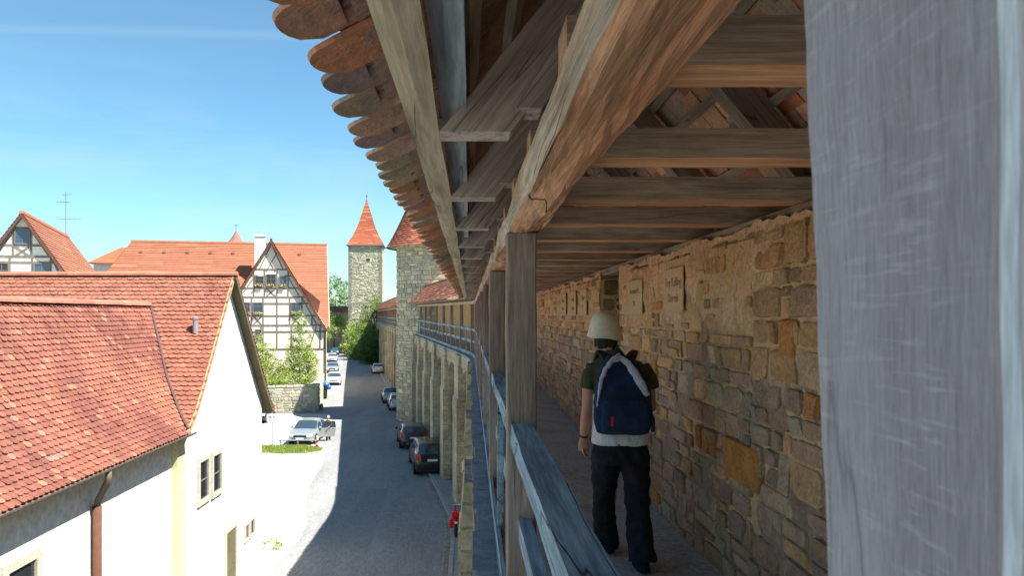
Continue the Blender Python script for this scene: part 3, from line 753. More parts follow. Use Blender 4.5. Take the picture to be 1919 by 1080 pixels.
plaque(7.12, .165, .62, .33, ['Hermann M.', '98'], 'pale plaque with faint two-line lettering between the dark niche and the larger plaque', .075)
for k, (yy, lab) in enumerate(((10.35, 'small plaque just beyond the dark niche, above the hat'), (11.35, 'small worn plaque, middle one of the three beyond the niche'), (12.5, 'small worn plaque farthest along the inner wall'))):
    plaque(yy, .17, .6, .36, ['M. Bauer', '97'][:2] if k == 0 else ['Familie', 'Bauer'], lab, .10)
#PART3
# ------------------------------------------------------------------ HOUSES
def window(parent, o, ux, w, h, mat_frame=None, cols=2, rows=2, flowers=False, nrm=(0, -1, 0), glass=None, fw=.07, name='window', sill=None):
    """o = lower-left corner in parent's space (Vector), ux = unit vector to the right, opening faces nrm"""
    o = Vector(o); ux = Vector(ux); n = Vector(nrm); Z = Vector((0, 0, 1)); mf = mat_frame or M['frame']
    def q(mb, a, b, c, d, d0, d1):
        p = [o+ux*a+Z*c, o+ux*b+Z*c, o+ux*b+Z*d, o+ux*a+Z*d]
        mb.hexa([v+n*d0 for v in p], [v+n*d1 for v in p])
    mb = MB(); q(mb, -fw, 0, -fw, h+fw, -.02, .06); q(mb, w, w+fw, -fw, h+fw, -.02, .06); q(mb, 0, w, h, h+fw, -.02, .06); q(mb, 0, w, -fw, 0, -.02, .06)
    f = mb.build(name, mf, parent); recalc(f)
    mb = MB()
    for k in range(1, cols): q(mb, w*k/cols-.02, w*k/cols+.02, 0, h, .012, .036)
    for k in range(1, rows): q(mb, 0, w, h*k/rows-.015, h*k/rows+.015, .012, .032)
    if cols > 1 or rows > 1: g = mb.build('glazing_bar', M['frame'], f); recalc(g)
    mb = MB(); q(mb, 0, w, 0, h, -.015, .008); g = mb.build('pane', glass or M['glass'], f); recalc(g)
    if flowers:
        mb = MB(); c = o+ux*w/2+n*.16+Z*.05
        for _ in range(90):
            p = c+ux*R.uniform(-w/2, w/2)+n*R.uniform(-.08, .1)+Z*R.uniform(-.08, .22); s = R.uniform(.04, .08)
            col = R.choice(GY+[(.65, .55, .5), (.6, .2, .2), (.7, .68, .6)])
            a = Vector((R.uniform(-1, 1), R.uniform(-1, 1), R.uniform(-1, 1))).normalized(); b = a.orthogonal().normalized()
            mb.add([p-a*s, p+b*s, p+a*s, p-b*s], [(0, 1, 2, 3)], col)
        mb.build('flower_box', M['leaf'], f)
    return f

# white plastered house, gable towards the street
def plastered_house():
    t = thing('plastered_house', 'white plastered house with red tiled roof and its blank gable towards the street', 'house', (-12, 22.7, G), world=True)
    GX = -7.35; y0, y1, ym = 18.8, 26.4, 22.7; ze, zr = -2.92, 1.265
    mb = MB(); prof = [(y0, G-.1), (y1, G-.1), (y1, -2.95), (25.7, -2.3), (ym, zr-.22), (20.13, -2.1), (19.53, -2.75), (y0, -3.15)]
    mb.prism([(GX, y, z) for y, z in prof], (-14, 0, 0)); o = mb.build('wall', M['white'], t); recalc(o)
    mb = MB(); mb.box(GX-.2, GX+.012, y0-.012, y0+.5, G, -3.1); mb.build('corner_strip', M['yellow'], t)
    # roof slopes
    pts = [(0, 0), (.55, .42), (1.15, 1.08), (3.72, 4.19)]
    zp = -2.97
    vin = lambda c: not (c.x < -9.45+.0 and False)
    def clip(c):      # leave out what lies under the lower wing's roof
        f = wing_z(c.x)
        return not (f is not None and f > c.z+.02 and c.y < 21.9)
    mb = MB(); tiles(mb, (GX-14, 18.98, zp), (1, 0, 0), {'dir': (0, 1, 0), 'pts': pts}, 14.16, .19, .155, tilecol_fn((.325, .13, .086), (.27, .105, .073), (.345, .148, .10), .5, .08), clip)
    mb.build('roof_tiles', M['tile'], t)
    mb = MB(); pp = [(18.98+h, zp+z) for h, z in pts]
    under = [(18.98+h+.08, zp+z-.10) for h, z in pts]
    mb.prism([(GX-14, y, z-.01) for y, z in pp]+[(GX-14, y, z) for y, z in reversed(under)], (14.17, 0, 0), (.3, .12, .08)); 
    o = mb.build('roof_deck', M['tile'], t); recalc(o)
    # verge board on the near slope
    mb = MB(); mb.prism([(GX+.17, y-.03, z+.01) for y, z in pp]+[(GX+.17, y+.05, z-.16) for y, z in reversed(pp)], (.035, 0, 0)); o = mb.build('verge_board', M['tan'], t); recalc(o)
    # far slope
    far = [(26.95, -3.38), (26.2, -2.62), (25.7, -2.12), (22.7, 1.225)]
    mb = MB(); mb.prism([(GX-14, y, z) for y, z in far]+[(GX-14, y-.06, z-.13) for y, z in reversed(far)], (14.27, 0, 0)); o = mb.build('far_roof_slope', M['olive'], t); recalc(o)
    mb = MB(); stepped(mb, (GX-14, 26.95, -3.36), (GX+.27, 26.95, -3.36), (GX-14, 22.7, 1.24), (GX+.27, 22.7, 1.24), .16, tilecol_fn(TC, TD, TL)); mb.build('far_roof_tiles', M['tile'], t)
    # ridge tiles
    mb = MB(); x = GX-14
    while x < GX+.15:
        c = jit((.40, .17, .11), .15); pr = []
        for k in range(7):
            a = math.pi*k/6; pr.append((x, ym+.13*math.cos(a), 1.19+.12*math.sin(a)+R.uniform(0, .006)))
        mb.prism(pr, (.36, 0, 0), c); x += .34
    mb.build('ridge_tiles', M['tile'], t)
    # chimney vent pipe
    mb = MB(); mb.lathe([(.0, -.25), (.075, -.25), (.075, .15), (.095, .15), (.095, .2), (.0, .23)], (-7.8, 21.25, -.28), 12); mb.build('vent_pipe', M['metal'], t, smooth=False)
    # openings on the gable
    ux = (0, 1, 0); n = (1, 0, 0)
    def gw(ya, yb, za, zb, **k):
        f = window(t, (GX+.0, ya, za), ux, yb-ya, zb-za, M['stonetrim'], nrm=n, **k); return f
    gw(20.26, 20.92, -5.08, -4.03, cols=1, rows=2, fw=.13, glass=M['darkglass']); gw(21.32, 21.98, -5.12, -4.06, cols=1, rows=2, fw=.13, glass=M['darkglass'])
    gw(24.40, 24.72, -7.38, -6.92, cols=1, rows=1, fw=.07, glass=M['darkglass']); gw(24.95, 25.35, -7.40, -6.92, cols=1, rows=1, fw=.07, glass=M['darkglass'])
    mb = MB(); mb.box(GX-.02, GX+.05, 22.34, 22.5, G, -6.48); mb.box(GX-.02, GX+.05, 23.4, 23.56, G, -6.48); mb.box(GX-.02, GX+.05, 22.5, 23.4, -6.62, -6.48)
    mb.box(GX-.01, GX+.014, 22.5, 23.4, G, -6.62, (.3, .3, .3)); d = mb.build('door', M['stonetrim'], t)
    mb = MB(); mb.box(GX+.004, GX+.022, 22.51, 23.39, G+.02, -6.63); mb.build('door_leaf', M['olive'], d)
# lower wing in front, eaves along the street
WPTS = [(-7.13, -3.0), (-7.62, -2.55), (-8.2, -1.78), (-9.4, .30)]
def wing_z(x):
    if x > -7.13: return None
    for (a, za), (b, zb) in zip(WPTS, WPTS[1:]):
        if b <= x <= a: return lerp(za, zb, (x-a)/(b-a))
    return .30-( -9.4-x)*1.73
def wing():
    t = thing('wing_house', 'lower white wing with weathered tiled roof, gutter and brown downpipe, nearest house on the left', 'house', (-9.4, 14, G), world=True)
    WX = -7.5; ya, yb = 4.5, 19.3
    mb = MB(); prof = [(WX, G-.1), (-11.3, G-.1), (-11.3, -3.1), (-9.4, .12), (-8.2, -1.95), (WX, -2.95)]
    mb.prism([(x, ya+.2, z) for x, z in prof], (0, yb-ya-.6, 0)); o = mb.build('wall', M['white'], t); recalc(o)
    def clip(c):
        # keep only what lies above the roof of the plastered house
        yy = c.y
        P_ = [(18.98, -2.97), (19.53, -2.55), (20.13, -1.89), (22.7, 1.22)]
        if yy < P_[0][0]: return yy < 19.2
        for (a, za), (b, zb) in zip(P_, P_[1:]):
            if a <= yy <= b: return c.z > lerp(za, zb, (yy-a)/(b-a))-.03
        return False
    def cf(c):
        w = math.sin(c.y*1.1+c.z*1.9)*.35+math.sin(c.y*2.7-c.z*1.1+1)*.25+math.sin(c.z*2.2+c.y*.5)*.3
        t_ = min(1, max(0, .45+w*.6+R.uniform(-.2, .2)))
        col = mixc((.305, .122, .082), (.175, .068, .056), t_)
        if R.random() < .05: col = (.38, .165, .105)
        if c.z < -1.9 and c.y < 14 and R.random() < .05: col = (.28, .17, .135)
        return jit(col, .10)
    pts = [(0, 0), (.49, .45), (1.07, 1.22), (2.27, 3.30)]
    mb = MB(); tiles(mb, (-7.13, ya, -3.0), (0, 1, 0), {'dir': (-1, 0, 0), 'pts': pts}, 17.5, .165, .135, cf, clip)
    mb.build('roof_tiles', M['tile'], t)
    mb = MB(); pp = [(-7.13-h, -3.0+z) for h, z in pts]
    for (x0, z0), (x1, z1) in zip(pp, pp[1:]):
        def ye(z): return 19.0+max(0, (z+2.95)/1.16) if z > -2.9 else 19.0
        mb.add([(x0, ya, z0-.012), (x0, ye(z0), z0-.012), (x1, ye(z1), z1-.012), (x1, ya, z1-.012)], [(0, 1, 2, 3)], (.3, .12, .08))
        mb.add([(x0, ya, z0-.10), (x0, min(19.2, ye(z0)), z0-.10), (x1, min(19.2, ye(z1)), z1-.10), (x1, ya, z1-.10)], [(3, 2, 1, 0)], (.3, .2, .15))
    mb.add([(-9.4, ya, .29), (-9.4, 21.9, .29), (-11.7, 19, -3.2), (-11.7, ya, -3.2)], [(0, 1, 2, 3)], (.3, .12, .08))
    mb.build('roof_deck', M['tile'], t)
    mb = MB(); y = ya
    while y < 21.7:
        c = jit((.40, .17, .12), .15); pr = [(-9.4+.13*math.cos(math.pi*k/6), y, .26+.12*math.sin(math.pi*k/6)+R.uniform(0, .008)) for k in range(7)]
        mb.prism(pr, (0, .36, 0), c); y += .34
    mb.build('ridge_tiles', M['tile'], t)
    # valley flashing between the two roofs
    mb = MB(); vp = []
    P_ = [(-2.97, 18.98), (-2.55, 19.53), (-1.89, 20.13), (.3, 21.93)]
    for i in range(25):
        z = lerp(-2.95, .30, i/24)
        for (za, y0_), (zb, y1_) in zip(P_, P_[1:]):
            if za <= z <= zb+1e-6: yv = lerp(y0_, y1_, (z-za)/(zb-za))
        for (xa, za), (xb, zb) in zip(WPTS, WPTS[1:]):
            if za <= z <= zb+1e-6: xv = lerp(xa, xb, (z-za)/(zb-za))
        vp.append((xv+.03, yv-.02, z+.05))
    mb.tube(vp, .035, 6); mb.build('valley_flashing', M['lead'], t)
    # gutter, half round
    mb = MB(); n = 7; prof = []
    for k in range(n+1):
        a = math.pi+math.pi*k/n; prof.append((-7.07+.085*math.cos(a), -3.0+.085*math.sin(a)))
    for k in range(n, -1, -1):
        a = math.pi+math.pi*k/n; prof.append((-7.07+.072*math.cos(a), -3.0+.072*math.sin(a)))
    mb.prism([(x, ya, z) for x, z in prof], (0, 19.15-ya, 0)); o = mb.build('gutter', M['gutter'], t); recalc(o)
    mb = MB(); mb.box(-7.5, -7.16, ya, 19.0, -3.12, -3.085); mb.build('soffit', M['olive'], t)
    mb = MB(); mb.tube([(-7.07, 14.62, -3.06), (-7.07, 14.62, -3.22), (-7.12, 14.66, -3.32), (-7.30, 14.78, -3.58), (-7.38, 14.82, -3.72), (-7.39, 14.82, -3.85)], .065, 10)
    d = mb.build('downpipe', M['gutter'], t, smooth=True)
    mb = MB(); mb.tube([(-7.39, 14.82, -3.8), (-7.39, 14.82, G)], .088, 12); e = mb.build('lower_pipe', M['copper'], d, smooth=True); e.location = (0, 0, 0)
    window(t, (WX, 12.08, -5.35), (0, 1, 0), .78, 1.15, M['stonetrim'], nrm=(1, 0, 0), cols=1, rows=2, fw=.16, glass=M['darkglass'])
plastered_house(); wing()

# ---- half-timbered house beside the street
def timber_house():
    ax = rad(12); t = thing('half_timbered_house', 'tall half-timbered house with flower boxes, cream infill and a steep gable, beside the street', 'house', (-20.3, 76.5, G), ax)
    px = lambda x: (x-509)*.0556
    pz = lambda y: (590-y)*.0546+8.4
    ha, he, hw = 16.05, 7.15, 5.35
    mb = MB(); mb.prism([(-5.56, 0, -.1), (5.56, 0, -.1), (5.56, 0, he-.1), (0, 0, ha-.3), (-5.56, 0, he-.1)], (0, 13, 0)); o = mb.build('wall', M['cream'], t); recalc(o)
    mb = MB(); mb.prism([(5.57, 5.6, -.1), (5.57, 22.5, -.1), (5.57, 22.5, he), (5.57, 14.5, 16.7), (5.57, 5.6, he)], (-21.5, 0, 0)); mb.box(-21, -15.9, 5.7, 22.4, -.1, he); o = mb.build('main_block_wall', M['cream'], t); recalc(o)
    # main roof
    cf = tilecol_fn((.35, .142, .083), (.305, .12, .074), (.365, .158, .094), .15, .07)
    mb = MB(); rd = 17.0
    stepped(mb, (-21.5, 4.9, he-.1), (6.0, 4.9, he-.1), (-16.4, 14.5, rd), (5.9, 14.5, rd), .30, cf, .05, 2.5)
    stepped(mb, (6.0, 24, he-.1), (-21.5, 24, he-.1), (5.9, 14.5, rd), (-16.4, 14.5, rd), .30, cf, .05, 4)
    stepped(mb, (-21.5, 24, he-.1), (-21.5, 4.9, he-.1), (-16.4, 14.6, rd), (-16.4, 14.4, rd), .30, cf, .05, 4)
    mb.beam((-16.6, 14.5, rd+.04), (5.95, 14.5, rd+.04), .35, .2, col=(.5, .24, .14)); mb.build('roof', M['tile_clean'], t)
    mb = MB(); mb.beam((5.97, 4.8, he-.22), (5.9, 14.5, rd-.1), .05, .2, col=(1, 1, 1)); mb.beam((5.97, 24, he-.22), (5.9, 14.5, rd-.1), .05, .2); mb.build('verge_board', M['cream'], t)
    # vents in the main roof
    for k in range(8):
        u = -15.2+k*2.55
        if -4 < u < 1: continue
        v = 13.2; z = he-.1+(v-4.9)/9.6*(rd-he+.1)
        mb = MB(); mb.box(u-.16, u+.16, v-.25, v+.1, z-.1, z+.16, (.3, .14, .1)); mb.build('roof_vent', M['tile_clean'], t)
    def onroof(v): return he-.1+(v-4.9)/9.6*(rd-he+.1)
    # skylight and a low dormer
    u = -11.9; v = 9.9; z = onroof(v)
    mb = MB(); mb.box(u-.45, u+.45, v-.3, v+.6, z-.2, z+.5); s = mb.build('skylight', M['frame'], t)
    mb = MB(); mb.add([(u-.48, v-.34, z+.5), (u+.48, v-.34, z+.5), (u+.48, v+.65, z+.62), (u-.48, v+.65, z+.62)], [(0, 1, 2, 3)]); mb.build('pane', M['metal'], s)
    u = -8.6; v = 8.8; z = onroof(v)
    mb = MB(); mb.add([(u-1.5, v-.8, z+.35), (u+1.5, v-.8, z+.35), (u+.2, v+2.2, onroof(v+2.2)+.02)], [(0, 1, 2)], (.46, .15, .07))
    mb.add([(u-1.5, v-.8, z+.35), (u+1.5, v-.8, z+.35), (u+1.5, v-.8, onroof(v-.8)-.1), (u-1.5, v-.8, onroof(v-.8)-.1)], [(0, 3, 2, 1)], (.14, .05, .04))
    mb.add([(u+1.5, v-.8, z+.35), (u+.2, v+2.2, onroof(v+2.2)+.02), (u+1.5, v-.8, onroof(v-.8)-.1)], [(0, 1, 2)], (.3, .1, .06))
    mb.build('dormer', M['tile_clean'], t)
    # cross roof over the gable
    mb = MB(); cf2 = tilecol_fn((.37, .15, .09), (.3, .12, .08), TL, .15, .06)
    stepped(mb, (hw+.25, 12, he-.35), (hw+.25, -.42, he-.35), (0, 12, ha), (0, -.42, ha), .30, cf2, .05, 2)
    stepped(mb, (-hw-.25, -.42, he-.35), (-hw-.25, 12, he-.35), (0, -.42, ha), (0, 12, ha), .30, cf2, .05, 2)
    mb.build('gable_roof', M['tile_clean'], t)
    mb = MB(); d = -.14
    for sx in (-1, 1):
        mb.prism([(sx*(hw+.25), -.40, he-.40), (0, -.40, ha-.05), (0, -.40, ha-.42), (sx*(hw+.02), -.40, he-.40)], (0, .06, 0))
        mb.prism([(sx*(hw+.22), -.36, he-.44), (0, -.36, ha-.09), (0, -.36, ha-.22), (sx*(hw+.12), -.36, he-.44)], (0, .6, 0))
    mb.box(-.12, .12, -.44, -.3, ha-.45, ha+.12); o = mb.build('barge_board', M['barge'], t); recalc(o)
    # small gablet right of the rake, its shade put in as dark material
    A = (px(557)+.1, 2.6, pz(530)); B = (px(598), 2.2, pz(564)); C = (px(593)-.1, 2.2, pz(598)); Dd = (px(560), 2.6, pz(548))
    mb = MB(); mb.prism([A, B, C, Dd], (0, 3.2, 0), (.22, .06, .05)); o = mb.build('gablet', M['barge'], t); recalc(o)
    # timber frame
    mb = MB(); T_ = .13
    def inside(x, z): return abs(x) < 5.5 and (z < he-.1 or abs(x) < (ha-.3-z)/((ha-.3-he+.1))*5.56+.02)
    def line(x0, y0, x1, y1, w=T_, d=.04):
        a = Vector((px(x0), 0, pz(y0))); b = Vector((px(x1), 0, pz(y1))); dv = (b-a); L = dv.length; dv.normalize(); nn = Vector((-dv.z, 0, dv.x))*w/2
        mb.hexa([a-nn+Vector((0, .02, 0)), b-nn+Vector((0, .02, 0)), b+nn+Vector((0, .02, 0)), a+nn+Vector((0, .02, 0))], [a-nn-Vector((0, d, 0)), b-nn-Vector((0, d, 0)), b+nn-Vector((0, d, 0)), a+nn-Vector((0, d, 0))])
    def rk(y): # half width in px at image height y
        z = pz(y); return min(99, (ha-.3-z)/(ha-.3-he+.1)*5.56/.0556-1)
    for y in (505, 540, 557, 569, 592, 610, 622, 655):
        k = rk(y); line(509-k, y, 509+k, y, .14, .045)
    line(509-rk(517), 517, 486, 517); line(533, 517, 509+rk(517), 517)
    for x, y0, y1 in ((478, 505, 557), (497, 505, 557), (519, 505, 655), (539, 505, 557), (474, 557, 610), (494.5, 557, 655), (542, 557, 610), (564, 557, 592), (491, 610, 655),
                      (454, 575, 655), (434, 600, 655), (416, 622, 655), (545, 610, 655), (597, 610, 655), (605.5, 610, 655), (412, 622, 655), (582, 594, 610)):
        line(x, y0, x, y1, .125, .041)
    # raking struts
    for (x0, y0, x1, y1) in ((540, 521, 560, 557), (565, 560, 591, 609), (478, 521, 459, 549), (590, 612, 578, 655), (500, 509, 522, 468), (516, 509, 497, 474), (511, 462, 530, 505), (507, 462, 488, 505),
                             (500, 541, 517, 556), (517, 541, 500, 556), (477, 593, 492, 609), (492, 593, 477, 609), (545, 593, 561, 609), (561, 593, 545, 609), (453, 560, 436, 590), (430, 612, 445, 655), (470, 660, 455, 622)):
        line(x0, y0, x1, y1, .10, .037)
    for sx in (-1, 1):
        a = 509+sx*4; line(509+sx*3, 459, 509+sx*(rk(608)-2), 608, .12, .033)
    o = mb.build('timber_frame', M['timber'], t); recalc(o)
    for (x0, x1, y0, y1, fl, gm_) in ((480, 495, 519, 537, 1, M['darkglass']), (500, 517, 515.5, 538, 1, M['darkglass']), (523, 535.5, 519, 538, 1, M['glass']), (461, 471, 568.5, 590, 1, M['glass']), (476.5, 494, 568.5, 590, 1, M['glass']), (544.5, 561.5, 568.5, 589, 1, M['glass']), (481, 491, 619, 639, 0, M['glass'])):
        window(t, (px(x0)+.05, -.03, pz(y1)), (1, 0, 0), px(x1)-px(x0)-.1, pz(y0)-pz(y1), M['timber'], 2, 3, bool(fl), glass=gm_, fw=.08)
    # chimney with aerial
    mb = MB(); mb.box(-2.3, -1.15, 9.2, 10.3, 12, 17.35); mb.box(-2.4, -1.05, 9.1, 10.4, 17.35, 17.55); c = mb.build('chimney', M['white'], t)
    mb = MB(); mb.tube([(-1.7, 9.7, 17.5), (-1.7, 9.7, 18.2)], .03, 5)
    for q in range(5): mb.tube([(-2.5+q*.35, 9.4, 18.1), (-2.5+q*.35, 10.0, 18.1)], .015, 4)
    mb.tube([(-2.6, 9.7, 18.1), (-.9, 9.7, 18.1)], .02, 4); mb.build('aerial', M['metal'], c)
    mb = MB(); mb.tube([(5.45, -.1, he-.5), (5.45, -.1, 0)], .06, 8); mb.build('downpipe', M['copper'], t)
timber_house()
# ---- far-left half-timbered house
def left_house():
    t = thing('half_timbered_house', 'half-timbered gable house at the far left with a small blue attic window', 'house', (-31.7, 53, G), rad(19))
    S = 53/1400/math.cos(rad(19))*1.06
    px = lambda x: (x-42)*.0400
    pz = lambda y: (590-y)*.0379+8.4
    ha, he, hw = pz(400), 8.0, 4.95
    mb = MB(); mb.prism([(-hw, 0, 0), (hw, 0, 0), (hw, 0, he), (0, 0, ha-.25), (-hw, 0, he)], (0, 17, 0)); o = mb.build('wall', M['cream'], t); recalc(o)
    mb = MB(); cf = tilecol_fn((.37, .15, .09), (.3, .12, .08), TL, .2, .08)
    stepped(mb, (hw+.3, 22, he-.3), (hw+.3, -.45, he-.3), (0, 17.6, ha), (0, -.45, ha), .30, cf, .05, 2)
    stepped(mb, (-hw-.3, -.45, he-.3), (-hw-.3, 22, he-.3), (0, -.45, ha), (0, 17.6, ha), .30, cf, .05, 2)
    stepped(mb, (hw+.3, 22, he-.3), (-hw-.3, 22, he-.3), (0.05, 17.6, ha), (-.05, 17.6, ha), .30, cf, .05, 2)
    mb.beam((0, -.45, ha+.03), (0, 17.6, ha+.03), .3, .2, col=(.45, .2, .12)); mb.build('roof', M['tile_clean'], t)
    mb = MB()
    for sx in (-1, 1): mb.prism([(sx*(hw+.3), -.46, he-.35), (0, -.46, ha-.02), (0, -.46, ha-.34), (sx*(hw+.08), -.46, he-.35)], (0, .06, 0))
    o = mb.build('barge_board', M['barge'], t); recalc(o)
    mb = MB()
    def line(x0, y0, x1, y1, w=.17, d=.04):
        a = Vector((px(x0), 0, pz(y0))); b = Vector((px(x1), 0, pz(y1))); dv = (b-a).normalized(); nn = Vector((-dv.z, 0, dv.x))*w/2; e = Vector((0, .02, 0)); f = Vector((0, d, 0))
        mb.hexa([a-nn+e, b-nn+e, b+nn+e, a+nn+e], [a-nn-f, b-nn-f, b+nn-f, a+nn-f])
    def rk(y): return min(118, (ha-.25-pz(y))/(ha-.25-he)*hw/.04-1)
    for y in (428, 460, 481, 492, 513): k = rk(y); line(42-k, y, 42+k, y, .14, .045)
    for x, y0, y1 in ((27, 428, 481), (55, 428, 481), (22, 481, 530), (57, 481, 530), (86, 481, 530), (-2, 481, 530)): line(x, y0, x, y1, .125, .041)
    for q in ((30, 463, 52, 480), (52, 463, 30, 480), (27, 434, 2, 480), (57, 434, 84, 480), (88, 484, 100, 512), (-4, 484, -16, 512)): line(*q, .14, .037)
    for sx in (-1, 1): line(42+sx*2, 407, 42+sx*(rk(515)), 515, .15, .033)
    o = mb.build('timber_frame', M['timber'], t); recalc(o)
    for (x0, x1, y0, y1, gm_) in ((31, 52, 431, 456, M['glass']), (0, 19, 495, 520, M['darkglass']), (61, 83, 495, 520, M['glass'])):
        window(t, (px(x0), -.03, pz(y1)), (1, 0, 0), px(x1)-px(x0), pz(y0)-pz(y1), M['timber'], 2, 2, False, glass=gm_, fw=.09)
    a = thing('roof_antenna', 'tall thin television antenna mast on the ridge of the far-left house', 'antenna', (-38.1, 70.5, 6.6), world=True)
    mb = MB(); X, Y = -38.1, 70.5; mb.tube([(X, Y, 6.6), (X, Y, 11.6)], .032, 6); mb.build('mast', M['frame'], a)
    for (z, l, dx, dy) in ((11.3, .45, .9, .4), (10.6, 1.0, -.95, .3), (9.0, 1.3, 1.0, .2), (7.6, .5, .6, .6)):
        mb = MB(); mb.tube([(X-dx*l*.5, Y-dy*l*.5, z), (X+dx*l, Y+dy*l, z+.1)], .02, 5)
        for q in range(5): 
            p = Vector((X-dx*l*.5, Y-dy*l*.5, z)).lerp(Vector((X+dx*l, Y+dy*l, z+.1)), q/4); mb.tube([p+Vector((0, 0, -.12)), p+Vector((0, 0, .12))], .014, 4)
        mb.build('crossbar', M['frame'], a)
left_house()
# little hipped roof behind the big roof, turret far behind, white sliver house
def back_roof():
    t = thing('background_house', 'orange hipped roof just showing left behind the long tiled roof', 'house', (-45, 98, G), rad(12))
    mb = MB(); mb.box(-4, 6, 0, 8, 0, 15.2); mb.build('wall', M['cream'], t)
    mb = MB(); cf = tilecol_fn((.47, .16, .08), (.40, .14, .07), TL, .2, .06); z0, z1 = 15.1, 17.6
    stepped(mb, (-4.6, -.6, z0), (6.6, -.6, z0), (-1.4, 4, z1), (6.6, 4, z1), .3, cf); stepped(mb, (-4.6, 8.6, z0), (-4.6, -.6, z0), (-1.4, 4.1, z1), (-1.4, 3.9, z1), .3, cf)
    stepped(mb, (6.6, 8.6, z0), (-4.6, 8.6, z0), (6.6, 4, z1), (-1.4, 4, z1), .3, cf); mb.build('roof', M['tile_clean'], t)
    t = thing('church_turret', 'small pointed turret with a weather vane peeking above the long orange roof', 'turret', (-50, 160, G))
    mb = MB(); mb.lathe([(1.7, 0), (1.7, 23.6)], n=12); mb.build('wall', M['white'], t)
    mb = MB(); mb.lathe([(2.1, 23.5), (1.2, 24.5), (.5, 25.6), (.0, 26.6)], n=12, col=(.3, .14, .12)); mb.build('roof', M['tile_clean'], t)
    mb = MB(); mb.tube([(0, 0, 26.4), (0, 0, 27.8)], .06, 6); mb.tube([(-.5, 0, 27.5), (.6, 0, 27.5)], .05, 5); mb.build('weather_vane', M['frame'], t)
back_roof()

# ------------------------------------------------------------------ TOWERS
def tpal(s, z): return [(.56, .50, .35), (.46, .42, .31), (.62, .56, .39), (.42, .39, .30), (.52, .48, .36)]
def round_tower():
    cx, cy, r = -2.3, 60.4, 3.55; top = 5.75
    t = thing('round_tower', 'round rubble-stone tower with a conical red tiled roof, standing in the line of the wall', 'tower', (cx, cy, G))
    H = top-G
    mb = MB(); mb.lathe([(r-.02, -.3), (r-.02, H)], n=64); mb.build('mortar_core', M['tmortar'], t, smooth=True)
    mb = MB(); arc = 2*math.pi*r
    fr = lambda s, z, d: Vector((math.cos(s/r)*(r+d), math.sin(s/r)*(r+d), z))
    slit = (-2.32, 12.85)
    hole = lambda a, b, c, d: False
    sw = (math.atan2(-1, .0)+.12)*r
    hole = lambda a, b, c, d: a < sw2+.55 and b > sw2-.55 and c < 12.75+.55 and d > 12.75-.55
    sw2 = sw if sw > 0 else sw+arc
    stones(mb, fr, arc*.42, arc*1.0, 0, H, .5, .27, .05, tpal, gap=.018, segs=8, hole=hole)
    mb.build('stone_facing', M['tstone'], t)
    mb = MB(); a0 = sw2/r
    e = Vector((math.cos(a0), math.sin(a0), 0)); s_ = Vector((-math.sin(a0), math.cos(a0), 0)); c = e*(r+.0)+Vector((0, 0, 12.75))
    def bx(a, b, c0, d0, d, ): 
        p = [c+s_*a+Vector((0, 0, c0)), c+s_*b+Vector((0, 0, c0)), c+s_*b+Vector((0, 0, d0)), c+s_*a+Vector((0, 0, d0))]
        mb.hexa([q-e*.3 for q in p], [q+e*d for q in p])
    bx(-.5, -.1, -.45, .5, .08); bx(.1, .5, -.45, .5, .08); bx(-.1, .1, .28, .5, .08); bx(-.1, .1, -.45, -.25, .08); o = mb.build('arrow_slit', M['yellow'], t); recalc(o)
    mb = MB(); bx(-.1, .1, -.25, .28, -.02); o = mb.build('slit_opening', M['darkglass'], t); recalc(o)
    # cone of flat tiles in courses
    mb = MB(); N = 40; cf = tilecol_fn((.40, .125, .07), (.25, .085, .06), (.5, .22, .12), .6, .1); prof = []
    base_r = r+.45; ht = 9.6
    for i in range(61):
        q = i/60; prof.append((base_r*(1-q)**1.0*(1+.10*(1-q)**6)*(1 if q < 1 else 0), H-.15+ht*q-.25*(1-q)**5))
    for i in range(60):
        (ra, za), (rb, zb) = prof[i], prof[i+1]
        for k in range(N):
            a, b = 2*math.pi*(k+(.5 if i % 2 else 0))/N, 2*math.pi*(k+1+(.5 if i % 2 else 0))/N; l_ = .05
            P4 = [(math.cos(a)*(ra+l_), math.sin(a)*(ra+l_), za), (math.cos(b)*(ra+l_), math.sin(b)*(ra+l_), za), (math.cos(b)*rb, math.sin(b)*rb, zb), (math.cos(a)*rb, math.sin(a)*rb, zb),
                  (math.cos(a)*(ra-.02), math.sin(a)*(ra-.02), za), (math.cos(b)*(ra-.02), math.sin(b)*(ra-.02), za)]
            mb.add(P4, [(0, 1, 2, 3), (4, 5, 1, 0)], cf(Vector(P4[0])))
    mb.build('cone_roof', M['tile'], t)
    mb = MB(); mb.lathe([(r-.1, H-.1), (r+.12, H-.05), (r+.2, H+.05), (base_r+.25, H-.32), (base_r, H-.2), (0.2, H+.3)], n=40); mb.build('cornice', M['stonetrim'], t)
round_tower()
